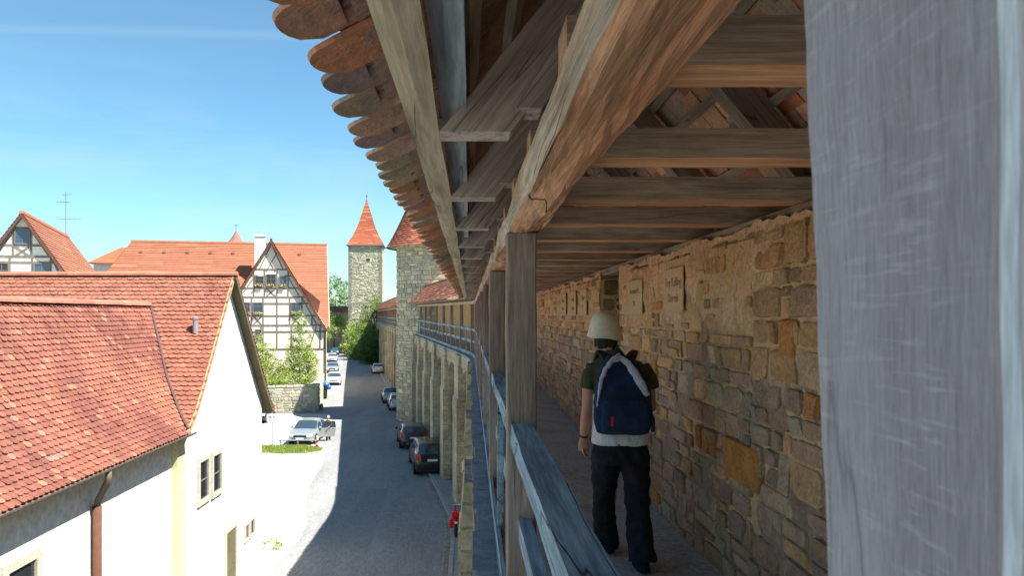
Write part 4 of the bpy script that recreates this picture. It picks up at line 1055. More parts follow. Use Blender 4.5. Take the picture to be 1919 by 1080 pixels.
def square_tower():
    t = thing('square_tower', 'tall square rubble-stone tower with a pointed flared red spire at the end of the street', 'tower', (-22.4, 162.6, G), rad(3))
    h = 3.5; H = 15.1-G
    mb = MB(); mb.box(-h, h, -h, h, -.3, H); mb.build('mortar_core', M['tmortar'], t)
    mb = MB()
    fronts = [lambda s, z, d: Vector((s, -h-d, z)), lambda s, z, d: Vector((h+d, s, z)), lambda s, z, d: Vector((-h-d, -s, z))]
    tp = lambda s, z: [(.56, .51, .37), (.46, .43, .33), (.62, .57, .41), (.42, .39, .30)]
    for f in fronts: stones(mb, f, -h+.35, h-.35, 0, H, .62, .33, .07, tp, gap=.02, segs=8)
    mb.build('stone_facing', M['tstone'], t)
    mb = MB(); z = 0; k = 0
    while z < H-.3:
        l = .75 if k % 2 else .4; hh = .42
        for sx in (-1, 1):
            c = jit((.26, .255, .23), .2)
            x0, x1 = sorted((sx*(h+.1), sx*(h-l))); mb.box(x0, x1, -h-.1, -h+l*.6, z, z+hh-.05, c)
        z += hh; k += 1
    mb.build('quoins', M['tstone'], t)
    mb = MB(); mb.box(.3, 1.0, -h-.13, -h+.1, H-3.6, H-3.15); mb.build('window', M['darkglass'], t)
    # flared spire
    cf = tilecol_fn((.40, .12, .06), (.28, .085, .05), (.48, .18, .09), .4, .08)
    mb = MB(); pr = [(h+.42, H-.25), (h-.15, H+.7), (h-.95, H+2.1), (h-1.75, H+4.0), (h-2.45, H+6.4), (h-3.1, H+8.6), (.06, H+9.9)]
    for (ra, za), (rb, zb) in zip(pr, pr[1:]):
        for q in range(4):
            c4 = [(-1, -1), (1, -1), (1, 1), (-1, 1)]; a, b = c4[q], c4[(q+1) % 4]
            stepped(mb, (a[0]*ra, a[1]*ra, za), (b[0]*ra, b[1]*ra, za), (a[0]*rb, a[1]*rb, zb), (b[0]*rb, b[1]*rb, zb), .3, cf, .05, 1)
    mb.build('spire', M['tile_clean'], t)
    mb = MB(); mb.box(-h-.5, h+.5, -h-.5, h+.5, H-.38, H-.22); mb.build('eaves_cornice', M['timber'], t)
    mb = MB(); mb.tube([(0, 0, H+9.7), (0, 0, H+11.2)], .07, 6); mb.lathe([(0, H+10.5), (.2, H+10.65), (.2, H+10.8), (0, H+10.95)], n=10); mb.build('finial', M['timber'], t)
square_tower()
# wall beyond the square tower, with its own small roof
t = thing('stone_wall', 'stretch of town wall leading left from the square tower, half hidden by trees', 'wall', (-36, 168, G), rad(8))
mb = MB(); mb.box(-16, 11, -.6, .6, 0, 9.2); mb.build('wall', M['pier'], t)
mb = MB(); stepped(mb, (-16, -1.3, 9.0), (11, -1.3, 9.0), (-16, .5, 10.3), (11, .5, 10.3), .3, tilecol_fn((.3, .12, .08), TD, TL)); stepped(mb, (11, 1.8, 9.0), (-16, 1.8, 9.0), (11, .5, 10.3), (-16, .5, 10.3), .3, tilecol_fn(TC, TD, TL)); mb.build('roof', M['tile_clean'], t)

# garden wall
t = thing('garden_wall', 'low rubble garden wall in the sun at the foot of the half-timbered house', 'wall', (-15, 64, G), world=True)
A = Vector((-22.5, 61.6, G)); B = Vector((-13.1, 64.6, G)); C_ = Vector((-15.0, 77, G))
mb = MB()
for p, q in ((A, B), (B, C_)):
    d = (q-p).normalized(); n_ = Vector((d.y, -d.x, 0)); L = (q-p).length
    mb.hexa([p, q, q-n_*.5, p-n_*.5], [v+Vector((0, 0, 2.2)) for v in (p, q, q-n_*.5, p-n_*.5)], (.4, .38, .3))
o = mb.build('core', M['tmortar'], t); recalc(o)
mb = MB()
for p, q in ((A, B), (B, C_)):
    d = (q-p).normalized(); n_ = Vector((d.y, -d.x, 0)); L = (q-p).length
    stones(mb, (lambda p, d, n_: lambda s, z, e: p+d*s+n_*e+Vector((0, 0, z)))(p, d, n_), 0, L, 0, 2.2, .42, .2, .05, lambda s, z: [(.5, .47, .36), (.42, .4, .32), (.56, .52, .4), (.36, .34, .28)], gap=.015, segs=8)
    x = 0
    while x < L:
        w = R.uniform(.35, .7); a = p+d*x; b = p+d*min(L, x+w-.03); h1 = R.uniform(.09, .15)
        mb.hexa([v+Vector((0, 0, 2.2)) for v in (a+n_*.06, b+n_*.06, b-n_*.55, a-n_*.55)], [v+Vector((0, 0, 2.2+h1)) for v in (a+n_*.04, b+n_*.05, b-n_*.55, a-n_*.55)], jit((.45, .43, .36), .2)); x += w
o = mb.build('stone_facing', M['tstone'], t)

# ------------------------------------------------------------------ PLANTS
def plant(name, label, cat, loc, blobs, n, size, pal, trunk=None, group=None):
    t = thing(name, label, cat, loc, world=False, group=group)
    mb = MB(); leaves(mb, blobs, n, size, pal); mb.build('crown', M['leaf'], t)
    if trunk:
        mb = MB()
        for pts, r0, r1 in trunk: mb.tube(pts, [lerp(r0, r1, i/(len(pts)-1)) for i in range(len(pts))], 7)
        mb.build('trunk', M['bark'], t)
    return t
plant('climbing_shrub', 'tall yellow-green climber growing up the middle of the half-timbered gable', 'shrub', (-16.7, 73.2, G),
      [((0, 0, 3.2), (1.9, .8, 2.8)), ((.1, 0, 5.4), (1.25, .7, 2.2)), ((.2, 0, 7.3), (.7, .5, 1.3)), ((-.6, 0, 2.2), (2.3, .9, 1.6)), ((.5, .2, 4), (1.6, .5, 2.)), ((.1, .3, 8.4), (.35, .3, .9))], 8500, .11, GY+GP[:1],
      [([(0, 0, 0), (.1, 0, 2), (-.1, .1, 4.5), (.2, .1, 7.4)], .09, .02), ([(0, 0, .5), (.8, 0, 2.4), (1.1, 0, 4.5)], .05, .015), ([(0, 0, .8), (-.8, .1, 2.6), (-1.3, .1, 4)], .05, .015)])
plant('climbing_shrub', 'loose yellow-green climber at the left of the half-timbered gable, beside the white house', 'shrub', (-19.8, 72.4, G),
      [((0, 0, 2.6), (1.9, .8, 2.2)), ((-.3, 0, 4.4), (1.2, .6, 1.6)), ((.9, 0, 2), (1.2, .7, 1.4)), ((-.5, 0, 5.6), (.6, .4, .9))], 6000, .11, GY,
      [([(0, 0, 0), (.1, 0, 2), (-.3, .1, 5)], .07, .02), ([(0, 0, .5), (.9, 0, 2.4)], .04, .015)])
plant('shrub', 'low leafy bush spreading along the top of the garden wall', 'shrub', (-16.3, 67.6, G), [((-2.8, .5, 2.3), (2.2, .6, .55)), ((0, .8, 2.5), (1.7, .6, .7)), ((1.5, 1.6, 2.2), (.8, .7, .6))], 2400, .10, GY+GP[:2], [([(0, 1, 0), (0, 1, 2.2)], .06, .02)])
for (x, y, z, r_, lab, pal) in ((-27.5, 137, 0, 1.0, 'bright green young tree in the sun just left of the half-timbered house corner', GY), (-33, 184, 0, 1.9, 'broad green tree rising behind the wall left of the square tower', GP), (-25.5, 186, 0, 1.3, 'green tree crown directly behind the square tower', GP), (-41, 182, 0, 2.0, 'tree behind the wall, farther left, mostly hidden by the half-timbered house', GP)):
    k = r_
    plant('leafy_tree', lab, 'tree', (x, y, G), [((0, 0, 7.2*k), (2.6*k, 2.4*k, 2.3*k)), ((1.6*k, -.5, 5.6*k), (1.7*k, 1.7*k, 1.5*k)), ((-1.7*k, .3, 5.4*k), (1.8*k, 1.7*k, 1.6*k)), ((.3, -1*k, 4.6*k), (1.9*k, 1.5*k, 1.2*k)), ((-.6*k, 0, 8.6*k), (1.2*k, 1.2*k, 1*k))], int(4200*min(k, 1.5)), .17*k**.5, pal+[(.14, .22, .04)],
          [([(0, 0, 0), (.1, 0, 3*k), (0, .1, 7*k)], .28*k, .06), ([(0, 0, 3*k), (1.5*k, 0, 5.4*k)], .12*k, .03), ([(0, 0, 3*k), (-1.5*k, 0, 5.4*k)], .12*k, .03)])
plant('leafy_tree', 'yellow-green branches hanging over the wall beside the square tower', 'tree', (-29.5, 162.5, G), [((0, 0, 7.4), (2.0, 1.6, 1.5)), ((1.6, -.3, 6.6), (1.6, 1.4, 1.1)), ((-1.6, 0, 8.1), (1.8, 1.4, 1.4))], 2600, .2, GY, [([(0, 0, 0), (0, .2, 3.5), (.2, 0, 7)], .22, .05)])
for i, (x, y, rx, ry, rz, h, lab, pal) in enumerate(((-22.6, 151, 3.0, 4.5, 4.8, 2.8, 'sunlit ivy bush banked against the foot of the square tower', GY), (-19.4, 140, 3.0, 5.0, 4.4, 2.6, 'dark ivy bank in the middle of the shaded wall foot', GP), (-16.6, 129, 2.2, 4.6, 3.8, 2.2, 'dark ivy bush nearest on the shaded wall foot behind the parked cars', GD), (-19.4, 150, 2.6, 4, 7.4, 5.5, 'tall ivy climbing the wall right beside the square tower', GP))):
    plant('ivy_bush', lab, 'bush', (x, y, G), [((0, 0, h), (rx, ry, rz)), ((-.8, -ry*.5, h*.6), (rx*.8, ry*.5, rz*.6)), ((.6, ry*.4, h*1.2), (rx*.7, ry*.5, rz*.7))], 8000, .2, pal, [([(0, 0, 0), (.3, 0, h*1.4)], .12, .04)], 'ivy bushes banked against the far wall')  # leaf palette carries the light: yellow-green for sun, darker green for shade
for k, (x, y, s, lab) in enumerate(((-12.6, 215, 1.7, 'distant tree crown showing over the far gallery roof'), (-4, 205, 1.5, 'distant tree beyond the wall, mostly behind the round tower'))):
    plant('distant_tree', lab, 'tree', (x, y, G), [((0, 0, 8.5*s), (3.5*s, 3*s, 2.2*s)), ((-2.5*s, 0, 7.4*s), (2.*s, 2*s, 1.6*s)), ((2.5*s, 0, 7.6*s), (2.*s, 2*s, 1.7*s))], 3600, .32, GP, [([(0, 0, 0), (0, 0, 8*s)], .4, .1)])
# weed by the white house corner
plant('weed_tuft', 'small green weed at the foot of the white house corner', 'weed', (-7.0, 26.7, G), [((0, 0, .18), (.35, .25, .2))], 200, .05, GY)

# ------------------------------------------------------------------ CARS
def carpaint(name, c, metal=.3): return plain(name, c, .28, metal, .5, .6)
CP = {'black': carpaint('paint_black', (.012, .014, .016)), 'navy': carpaint('paint_dark_blue', (.022, .028, .045)), 'silver': carpaint('paint_silver', (.42, .45, .45), .5), 'greygreen': carpaint('paint_grey', (.26, .31, .32), .5),
      'lightblue': carpaint('paint_light_blue', (.40, .50, .58), .4), 'white': carpaint('paint_white', (.72, .73, .74), 0), 'petrol': carpaint('paint_petrol', (.05, .16, .24), .3), 'pearl': carpaint('paint_pearl', (.55, .53, .52), .2)}
M['tyre'] = plain('tyre_rubber', (.015, .015, .015), .8); M['rim'] = plain('rim_metal', (.5, .5, .52), .35, .7); M['trim'] = plain('black_trim', (.02, .02, .02), .6)
M['red'] = plain('tail_red', (.55, .015, .012), .2); M['lamp'] = plain('headlamp', (.75, .78, .8), .1, .2); M['plate'+'2'] = plain('number_plate', (.75, .76, .74), .5)
M['carglass'] = plain('car_glass', (.03, .055, .075), .05, 0, .8)
def car(label, paint, loc, rz, kind='hatch', door_open=False, group='cars parked along the street'):
    """front at -Y local; origin at the middle of the footprint"""
    t = thing('parked_car', label, 'car', loc, rz, group)
    S = {'hatch': dict(L=4.05, w=.86, hood=.92, h=1.46, y=(0, .12, .95, 1.75, 2.6, 3.55, 3.95, 4.05)),
         'mpv': dict(L=4.55, w=.91, hood=1.03, h=1.68, y=(0, .12, .85, 1.75, 2.8, 4.1, 4.45, 4.55)),
         'sedan': dict(L=4.55, w=.875, hood=.86, h=1.42, y=(0, .15, 1.1, 1.95, 2.8, 3.85, 4.45, 4.55))}[kind]
    L, w, hd, H = S['L'], S['w'], S['hood'], S['h']
    yk = S['y']; rear = kind == 'sedan'
    def interp(pts, y):
        for (a, va), (b, vb) in zip(pts, pts[1:]):
            if y <= b: k = max(0, (y-a)/(b-a)); k = k*k*(3-2*k)*.5+k*.5; return lerp(va, vb, k)
        return pts[-1][1]
    belt = [(0, hd*.62), (.10, hd*.84), (.95, hd*.99), (1.2, hd), (2.5, hd*1.03), (L-.5, hd*1.09), (L-.12, hd*1.06), (L, hd*.70)]
    if rear: roof = [(0, hd*.64), (.10, hd*.86), (.95, hd*1.0), (yk[2], hd*1.02), (yk[3], H-.05), (yk[4], H), (3.15, H-.06), (yk[5], hd*1.12), (L-.12, hd*1.09), (L, hd*.72)]
    else: roof = [(0, hd*.64), (.10, hd*.86), (.8, hd*1.0), (yk[2], hd*1.02), (yk[3], H-.07), (yk[4], H), (yk[5]-.1, H-.06), (yk[5]+.05, H-.12), (yk[6]+.03, hd*1.10), (L, hd*.72)]
    wid = [(0, w*.74), (.12, w*.90), (.5, w*.98), (1.2, w), (L-1, w), (L-.3, w*.95), (L-.08, w*.86), (L, w*.78)]
    NY, NJ = 54, 18; grid = []
    for i in range(NY+1):
        y = L*i/NY; b = interp(belt, y); r_ = max(interp(roof, y), b+.005); ww = interp(wid, y); z0 = .20+.10*max(0, 1-y/.35)+.10*max(0, 1-(L-y)/.35); row = []
        g = (r_-b)/(H-hd)
        g = min(1, max(0, g))
        pts = [(ww*.93, z0), (ww*.985, z0+.14), (ww, lerp(z0, b, .5)), (ww*.985, lerp(z0, b, .82)), (ww*.94, b)]
        top = ww*lerp(.90, .72, g)
        for k in range(1, 6): q = k/5; pts.append((lerp(ww*.94, top, q), lerp(b, r_-.05*g-.012, q)))
        for k in range(1, 9): q = k/8; pts.append((top*math.cos(q*math.pi/2)**.75 if q < 1 else 0, r_-.05*g-.012+(.05*g+.012)*math.sin(q*math.pi/2)))
        for p in pts: row.append((p[0], y-L/2, p[1]))
        grid.append(row)
    NJ = len(grid[0])-1
    def cls(i, j):     # glass?
        y = L*(i+.5)/NY
        if 4 <= j < 8:
            a, b = yk[2]+.42, (yk[5]-.25 if not rear else yk[5]-.45)
            if a < y < b and not (abs(y-(a+b)/2-.08) < .06): return 'side_window'
        if j >= 9 and yk[2]+.08 < y < yk[3]-.05: return 'windscreen'
        if not rear and j >= 9 and yk[5]+.03 < y < yk[6]-.02: return 'rear_window'
        if rear and j >= 9 and 3.2 < y < yk[5]-.06: return 'rear_window'
        return 'body'
    acc = {'body': MB(), 'windscreen': MB(), 'rear_window': MB()}; sides = {1: MB(), -1: MB()}
    for sx in (1, -1):
        for i in range(NY):
            for j in range(NJ):
                c = cls(i, j); f = [grid[i][j], grid[i+1][j], grid[i+1][j+1], grid[i][j+1]]; f = [(p[0]*sx, p[1], p[2]) for p in f]
                if sx > 0: f = f[::-1]
                (sides[sx] if c == 'side_window' else acc[c]).add(f, [(0, 1, 2, 3)])
    def weld(o): 
        bm = bmesh.new(); bm.from_mesh(o.data); bmesh.ops.remove_doubles(bm, verts=bm.verts, dist=.002); bmesh.ops.recalc_face_normals(bm, faces=bm.faces); bm.to_mesh(o.data); bm.free()
    bodyo = None
    cap = acc['body']     # underside + end caps
    for i in (0, NY):
        ring = [(p[0], p[1], p[2]) for p in grid[i]]+[(-p[0], p[1], p[2]) for p in reversed(grid[i][:-1])]
        cap.add(ring, [tuple(range(len(ring)))])
    cap.add([(w*.9, -L/2+.1, .22), (-w*.9, -L/2+.1, .22), (-w*.9, L/2-.1, .22), (w*.9, L/2-.1, .22)], [(0, 1, 2, 3)])
    bodyo = cap.build('body', CP[paint], t, smooth=True); weld(bodyo)
    for nme in ('windscreen', 'rear_window'): o = acc[nme].build(nme, M['carglass'], t, smooth=True); weld(o)
    for sx in (1, -1): o = sides[sx].build('side_window', M['carglass'], t, smooth=True); weld(o)
    for sx in (1, -1):
        for y in (.78, L-.80):
            mb = MB(); R0 = .31; n = 20
            def ring(x, r_): return [(x*sx, y-L/2+r_*math.cos(2*math.pi*k/n), .31+r_*math.sin(2*math.pi*k/n)) for k in range(n)]
            rs = [ring(w-.22, R0), ring(w-.03, R0), ring(w+.012, R0*.95), ring(w+.012, R0*.68), ring(w-.02, R0*.66)]; vs = [p for q in rs for p in q]
            mb.add(vs, [(a*n+k, a*n+(k+1) % n, (a+1)*n+(k+1) % n, (a+1)*n+k) for a in range(4) for k in range(n)]); wh = mb.build('wheel', M['tyre'], t, smooth=False); recalc(wh)
            mb = MB(); vs = ring(w-.012, R0*.67)+[(sx*(w+.006), y-L/2, .31)]; mb.add(vs, [(k, (k+1) % n, n) for k in range(n) if k % 4 != 3]); o = mb.build('rim', M['rim'], wh)
            mb = MB(); vs = ring(w*.992+.006, R0*1.16); mb.add(vs, [tuple(range(n))]); o = mb.build('wheel_arch', M['trim'], t)
        # lamps, mirror
        mb = MB(); mb.hexa([(sx*w*.50, -L/2+.03, hd*.66), (sx*w*.86, -L/2+.13, hd*.68), (sx*w*.90, -L/2+.22, hd*.84), (sx*w*.5, -L/2+.09, hd*.80)], [(sx*w*.50, -L/2-.03, hd*.66), (sx*w*.88, -L/2+.06, hd*.68), (sx*w*.92, -L/2+.14, hd*.86), (sx*w*.5, -L/2+.02, hd*.82)]); o = mb.build('headlight', M['lamp'], t); recalc(o)
        z0, z1 = (hd*.78, hd*1.12) if not rear else (hd*.72, hd*.98)
        mb = MB(); mb.hexa([(sx*w*.62, L/2-.06, z0), (sx*w*.90, L/2-.2, z0), (sx*w*.88, L/2-.24, z1), (sx*w*.70, L/2-.12, z1)], [(sx*w*.62, L/2+.02, z0), (sx*w*.94, L/2-.10, z0), (sx*w*.92, L/2-.16, z1), (sx*w*.70, L/2-.03, z1)]); o = mb.build('tail_light', M['red'], t); recalc(o)
        mb = MB(); mb.box(min(sx*(w-.02), sx*(w+.17)), max(sx*(w-.02), sx*(w+.17)), yk[2]+.38-L/2, yk[2]+.48-L/2, hd+.02, hd+.16); mb.build('side_mirror', CP[paint], t, bevel=.02)
    mb = MB(); mb.box(-.42, .42, -L/2-.035, -L/2+.1, hd*.62, hd*.76); mb.build('grille', M['trim'], t, bevel=.01)
    mb = MB(); mb.box(-w*.70, w*.70, -L/2-.045, -L/2+.1, .28, .36); mb.box(-w*.74, w*.74, L/2-.1, L/2+.035, .26, .34); mb.build('bumper_strip', M['trim'], t, bevel=.01)
    mb = MB(); mb.box(-.26, .26, -L/2-.06, -L/2-.02, .40, .51); mb.build('number_plate', M['plate2'], t)
    zz = hd*.80; mb = MB(); mb.box(-.26, .26, L/2-.02, L/2+.035, zz-.05, zz+.06); mb.build('number_plate', M['plate2'], t)
    if door_open:
        a = rad(62); hx, hy = w*.97, yk[2]+.45-L/2; mb = MB(); d = Vector((math.sin(a), math.cos(a), 0)); n_ = Vector((d.y, -d.x, 0))*.04
        p0 = Vector((hx, hy, 0)); zt = hd+.02
        pr = [p0+Vector((0, 0, .3)), p0+d*1.05+Vector((0, 0, .3)), p0+d*1.12+Vector((0, 0, zt)), p0+Vector((0, 0, zt))]
        mb.prism([p+n_ for p in pr], -2*n_); o = mb.build('door', CP[paint], t, bevel=.015); recalc(o)
        mb = MB(); fr_ = [(p0+d*.05, zt), (p0+d*.45, H-.12), (p0+d*1.05, H-.14), (p0+d*1.12, zt)]
        for (q, zq), (r_, zr) in zip(fr_, fr_[1:]): mb.tube([q+Vector((0, 0, zq)), r_+Vector((0, 0, zr))], .022, 6)
        mb.build('window_frame', M['trim'], o)
        mb = MB(); mb.add([q+Vector((0, 0, zq)) for q, zq in fr_], [(0, 1, 2, 3)]); mb.build('pane', M['carglass'], o)
    return t
def hdg(y): return math.atan2(-(refs(y+1)-refs(y-1)), 2)
car('black people carrier nearest on the right, parked against the wall piers', 'black', (-2.28, 41.0, G), hdg(38)+math.pi, 'mpv')
car('dark blue hatchback parked in front of the black people carrier', 'navy', (-3.75, 48.3, G), hdg(47)+math.pi, 'hatch')
car('light blue small car half hidden by the round tower, third on the right', 'lightblue', (-6.45, 66.9, G), hdg(64)+math.pi, 'hatch')
car('grey car parked just beyond the light blue one, by the round tower', 'greygreen', (-7.65, 72.6, G), hdg(72)+math.pi, 'sedan')
car('pale small car parked alone farther up the shaded street', 'pearl', (-13.2, 107.5, G), hdg(107)+math.pi, 'hatch')
car('white car first in the sunlit row by the half-timbered house', 'white', (-16.45, 90.6, G), hdg(90), 'sedan')
car('silver car second in the sunlit row by the half-timbered house', 'silver', (-20.0, 109, G), hdg(109), 'hatch')
car('white hatchback third in the sunlit row, its windscreen dark', 'white', (-24.6, 134, G), hdg(134), 'hatch')
car('blue car last in the sunlit row up the street', 'petrol', (-28.3, 157, G), hdg(150), 'hatch')
car('silver saloon with its driver door open, parked on the sunny forecourt', 'silver', (-10.75, 50.1, G), rad(-3), 'sedan', True, group='cars on the forecourt')
car('dark car half hidden behind the corner of the white house', 'black', (-16.6, 59.2, G), rad(4), 'hatch', group='cars on the forecourt')

# ------------------------------------------------------------------ STREET THINGS
t = thing('parking_sign', 'small white parking sign on a thin post beside the silver saloon', 'sign', (-12.45, 47.2, G))
mb = MB(); mb.tube([(0, 0, 0), (0, 0, 2.1)], .03, 8); mb.build('post', M['metal'], t)
mb = MB(); mb.box(-.36, .30, -.055, -.03, 1.62, 2.12); s = mb.build('sign_board', M['plate2'], t, bevel=.01)
mb = MB(); mb.box(-.25, -.02, -.0575, -.0555, 1.70, 1.75); mb.box(.05, .22, -.0575, -.0555, 1.70, 1.75)
mb.box(.06, .10, -.0575, -.0555, 1.86, 2.0); mb.box(.1, .2, -.0575, -.0555, 1.95, 2.0); mb.box(.1, .2, -.0575, -.0555, 1.86, 1.90)
mb.prism([(-.22, -.0555, 1.86), (-.05, -.0555, 1.86), (-.08, -.0555, 1.98), (-.19, -.0555, 1.98)], (0, -.002, 0)); mb.build('sign_print', M['letter'], s)
t = thing('bollard', 'short red and white banded bollard at the end of the grass patch', 'bollard', (-9.5, 46.6, G))
mb = MB(); mb.lathe([(.0, 0), (.07, 0), (.07, .78), (.05, .83), (0, .84)], n=14); mb.build('post', M['plate2'], t, smooth=False)
for z in (.1, .4): mb = MB(); mb.lathe([(.073, z), (.078, z+.02), (.078, z+.16), (.073, z+.18)], n=14); mb.build('band', M['red'], t)
t = thing('barrier_rail', 'low weathered rail barrier standing in front of the silver saloon', 'barrier', (-11.0, 47.35, G))
mb = MB(); mb.tube([(-1.1, 0, .42), (1.35, .1, .42)], .045, 8); mb.build('rail', M['metal'], t)
for x in (-1.0, .1, 1.25): mb = MB(); mb.tube([(x, .04, 0), (x, .04, .42)], .035, 8); mb.build('leg', M['metal'], t)
M['blue'] = plain('blue_plastic', (.03, .16, .55), .4)
t = thing('waste_bin', 'dark wheeled bin stuffed with bright blue bags by the house corner', 'bin', (-14.55, 74.5, G), rad(10))
mb = MB(); a = [(-.32, -.3, .06), (.32, -.3, .06), (.32, .3, .06), (-.32, .3, .06)]; b = [(-.38, -.37, 1.1), (.38, -.37, 1.1), (.38, .37, 1.1), (-.38, .37, 1.1)]; mb.hexa(a, b); mb.build('bin_body', M['trim'], t, bevel=.03)
for x in (-.25, .25): mb = MB(); mb.tube([(x-.04, .33, .1), (x+.04, .33, .1)], .1, 12); mb.build('wheel', M['tyre'], t)
mb = MB(); mb.box(-.41, .41, -.42, .4, 1.1, 1.16); mb.build('rim', M['trim'], t)
mb = MB()
for (x, y, z, r_) in ((-.1, 0, 1.32, .33), (.25, -.1, 1.4, .32), (.50, .05, 1.15, .26), (.08, .1, 1.62, .25), (-.28, .1, 1.5, .22)):
    pr = [(r_*math.sin(math.pi*k/7)*R.uniform(.85, 1.1), -r_*math.cos(math.pi*k/7)) for k in range(8)]; mb.lathe(pr, (x, y, z), 12)
mb.build('blue_bags', M['blue'], t, smooth=False)
for x, y, hh in ((-13.25, 64.0, .75), (-13.0, 65.6, .6)):
    t = thing('guard_stone', 'dark stone post at the corner of the garden wall' if hh > .7 else 'shorter stone post just round the corner of the garden wall', 'stone post', (x, y, G))
    mb = MB(); mb.lathe([(0, 0), (.17, 0), (.15, hh*.7), (.10, hh*.95), (0, hh)], n=10, col=(.3, .28, .24)); mb.build('stone', M['rubble'], t)
# moped
def moped():
    t = thing('moped', 'red moped leaning at the foot of the wall, seen from behind', 'moped', (-.55, 28.6, G), rad(3))
    def wheel(y):
        mb = MB(); n = 22; R0, r0 = .29, .055; vs = []
        for k in range(n):
            a = 2*math.pi*k/n
            for q in range(8):
                b = 2*math.pi*q/8; rr = R0-r0+r0*math.cos(b); vs.append((r0*math.sin(b), y+rr*math.cos(a), .29+rr*math.sin(a)))
        mb.add(vs, [(k*8+q, k*8+(q+1) % 8, ((k+1) % n)*8+(q+1) % 8, ((k+1) % n)*8+q) for k in range(n) for q in range(8)]); w = mb.build('wheel', M['tyre'], t, smooth=True)
        mb = MB()
        for k in range(8): a = math.pi*k/8; mb.tube([(0, y+.24*math.cos(a), .29+.24*math.sin(a)), (0, y-.24*math.cos(a), .29-.24*math.sin(a))], .008, 4)
        mb.build('spokes', M['metal'], w)
    wheel(-.62); wheel(.62)
    mb = MB(); mb.tube([(0, -.62, .34), (0, -.2, .45), (0, .2, .4), (0, .45, .75), (0, .5, .95)], [.05, .08, .08, .06, .04], 10); mb.tube([(0, -.7, .62), (0, -.45, .72), (0, -.1, .66)], [(.14, .06), (.17, .1), (.12, .09)], 10); mb.tube([(0, .45, .55), (0, .62, .64), (0, .8, .5)], [(.07, .03)]*3, 8); mb.build('body', M['red'], t, smooth=True)
    mb = MB(); mb.tube([(0, -.5, .80), (0, -.2, .82), (0, .05, .78)], [(.13, .05), (.14, .06), (.08, .04)], 10); mb.build('seat', M['trim'], t, smooth=True)
    mb = MB(); mb.tube([(-.33, .32, 1.05), (-.12, .45, 1.0), (.12, .45, 1.0), (.33, .32, 1.05)], .018, 6); mb.build('handlebar', M['metal'], t)
    for sx in (-1, 1):
        mb = MB(); mb.tube([(sx*.05, .62, .29), (sx*.05, .5, .8)], .018, 6); mb.build('fork', M['metal'], t)
        mb = MB(); mb.box(min(sx*.1, sx*.24), max(sx*.1, sx*.24), -.72, -.4, .42, .72); mb.build('pannier', M['red'], t, bevel=.03)
    mb = MB(); mb.box(-.06, .06, -.80, -.74, .60, .67); mb.build('tail_light', M['lamp'], t)
    mb = MB(); mb.box(-.16, .16, -.78, -.5, .82, 1.02); mb.build('top_case', M['red'], t, bevel=.04)
moped()
#PART4
# ------------------------------------------------------------------ PEOPLE
def sloft(mb, pts, radii, e=.55, n=20, col=(1, 1, 1)):
    """super-elliptic loft along near-vertical points, radii (rx, ry)"""
    vs = []
    for p, (rx, ry) in zip(pts, radii):
        for k in range(n):
            t = 2*math.pi*k/n; c, s = math.cos(t), math.sin(t)
            vs.append((p[0]+rx*math.copysign(abs(c)**e, c), p[1]+ry*math.copysign(abs(s)**e, s), p[2]))
    fs = [(i*n+k, i*n+(k+1) % n, (i+1)*n+(k+1) % n, (i+1)*n+k) for i in range(len(pts)-1) for k in range(n)]
    fs += [tuple(reversed(range(n))), tuple(range((len(pts)-1)*n, len(pts)*n))]
    mb.add(vs, fs, col)
def fuse(mb, name, mat, parent, vox, smooth=4, disp=0, dscale=.1):
    """melt overlapping lofts into one continuous surface"""
    o = mb.build(name, mat, None); recalc(o)
    r = o.modifiers.new('r', 'REMESH'); r.mode = 'VOXEL'; r.voxel_size = vox
    s = o.modifiers.new('s', 'SMOOTH'); s.iterations = smooth; s.factor = .6
    if disp:
        tx = D.textures.new('folds', 'CLOUDS'); tx.noise_scale = dscale; d = o.modifiers.new('d', 'DISPLACE'); d.texture = tx; d.strength = disp; d.mid_level = .5
    bpy.context.view_layer.update()
    me = D.meshes.new_from_object(o.evaluated_get(bpy.context.evaluated_depsgraph_get())); D.objects.remove(o)
    me.name = name; me.polygons.foreach_set('use_smooth', [True]*len(me.polygons))
    q = D.objects.new(name, me); COL.objects.link(q); q.parent = parent
    if parent.get('world'): q.location = -Vector(parent['world'])
    return q
M['skin'] = plain('skin', (.50, .235, .15), .5, 0, .4)
def cloth(name, c1, c2, scale=18, bump=.3): return rough_mat(name, c1, c2, scale, bump=bump, dist=.004, fine=220, rough=.95, spec=.1)
M['olive_cloth'] = cloth('olive_cotton', (.055, .055, .03), (.085, .083, .045)); M['whitecloth'] = cloth('white_cotton', (.62, .62, .63), (.72, .72, .72))
M['black_cloth'] = cloth('black_trousers', (.014, .015, .02), (.027, .028, .036)); M['navy_cloth'] = cloth('navy_nylon', (.016, .028, .062), (.03, .052, .105), 9)
M['hat'] = cloth('cream_felt', (.68, .59, .43), (.78, .69, .52)); M['lav'] = cloth('lavender_cloth', (.46, .45, .56), (.60, .59, .68)); M['hair'] = rough_mat('dark_hair', (.02, .014, .01), (.045, .03, .02), 30, (1, 1, .2), fine=200)
M['orange_cloth'] = plain('orange_tag', (.6, .04, .02), .6)
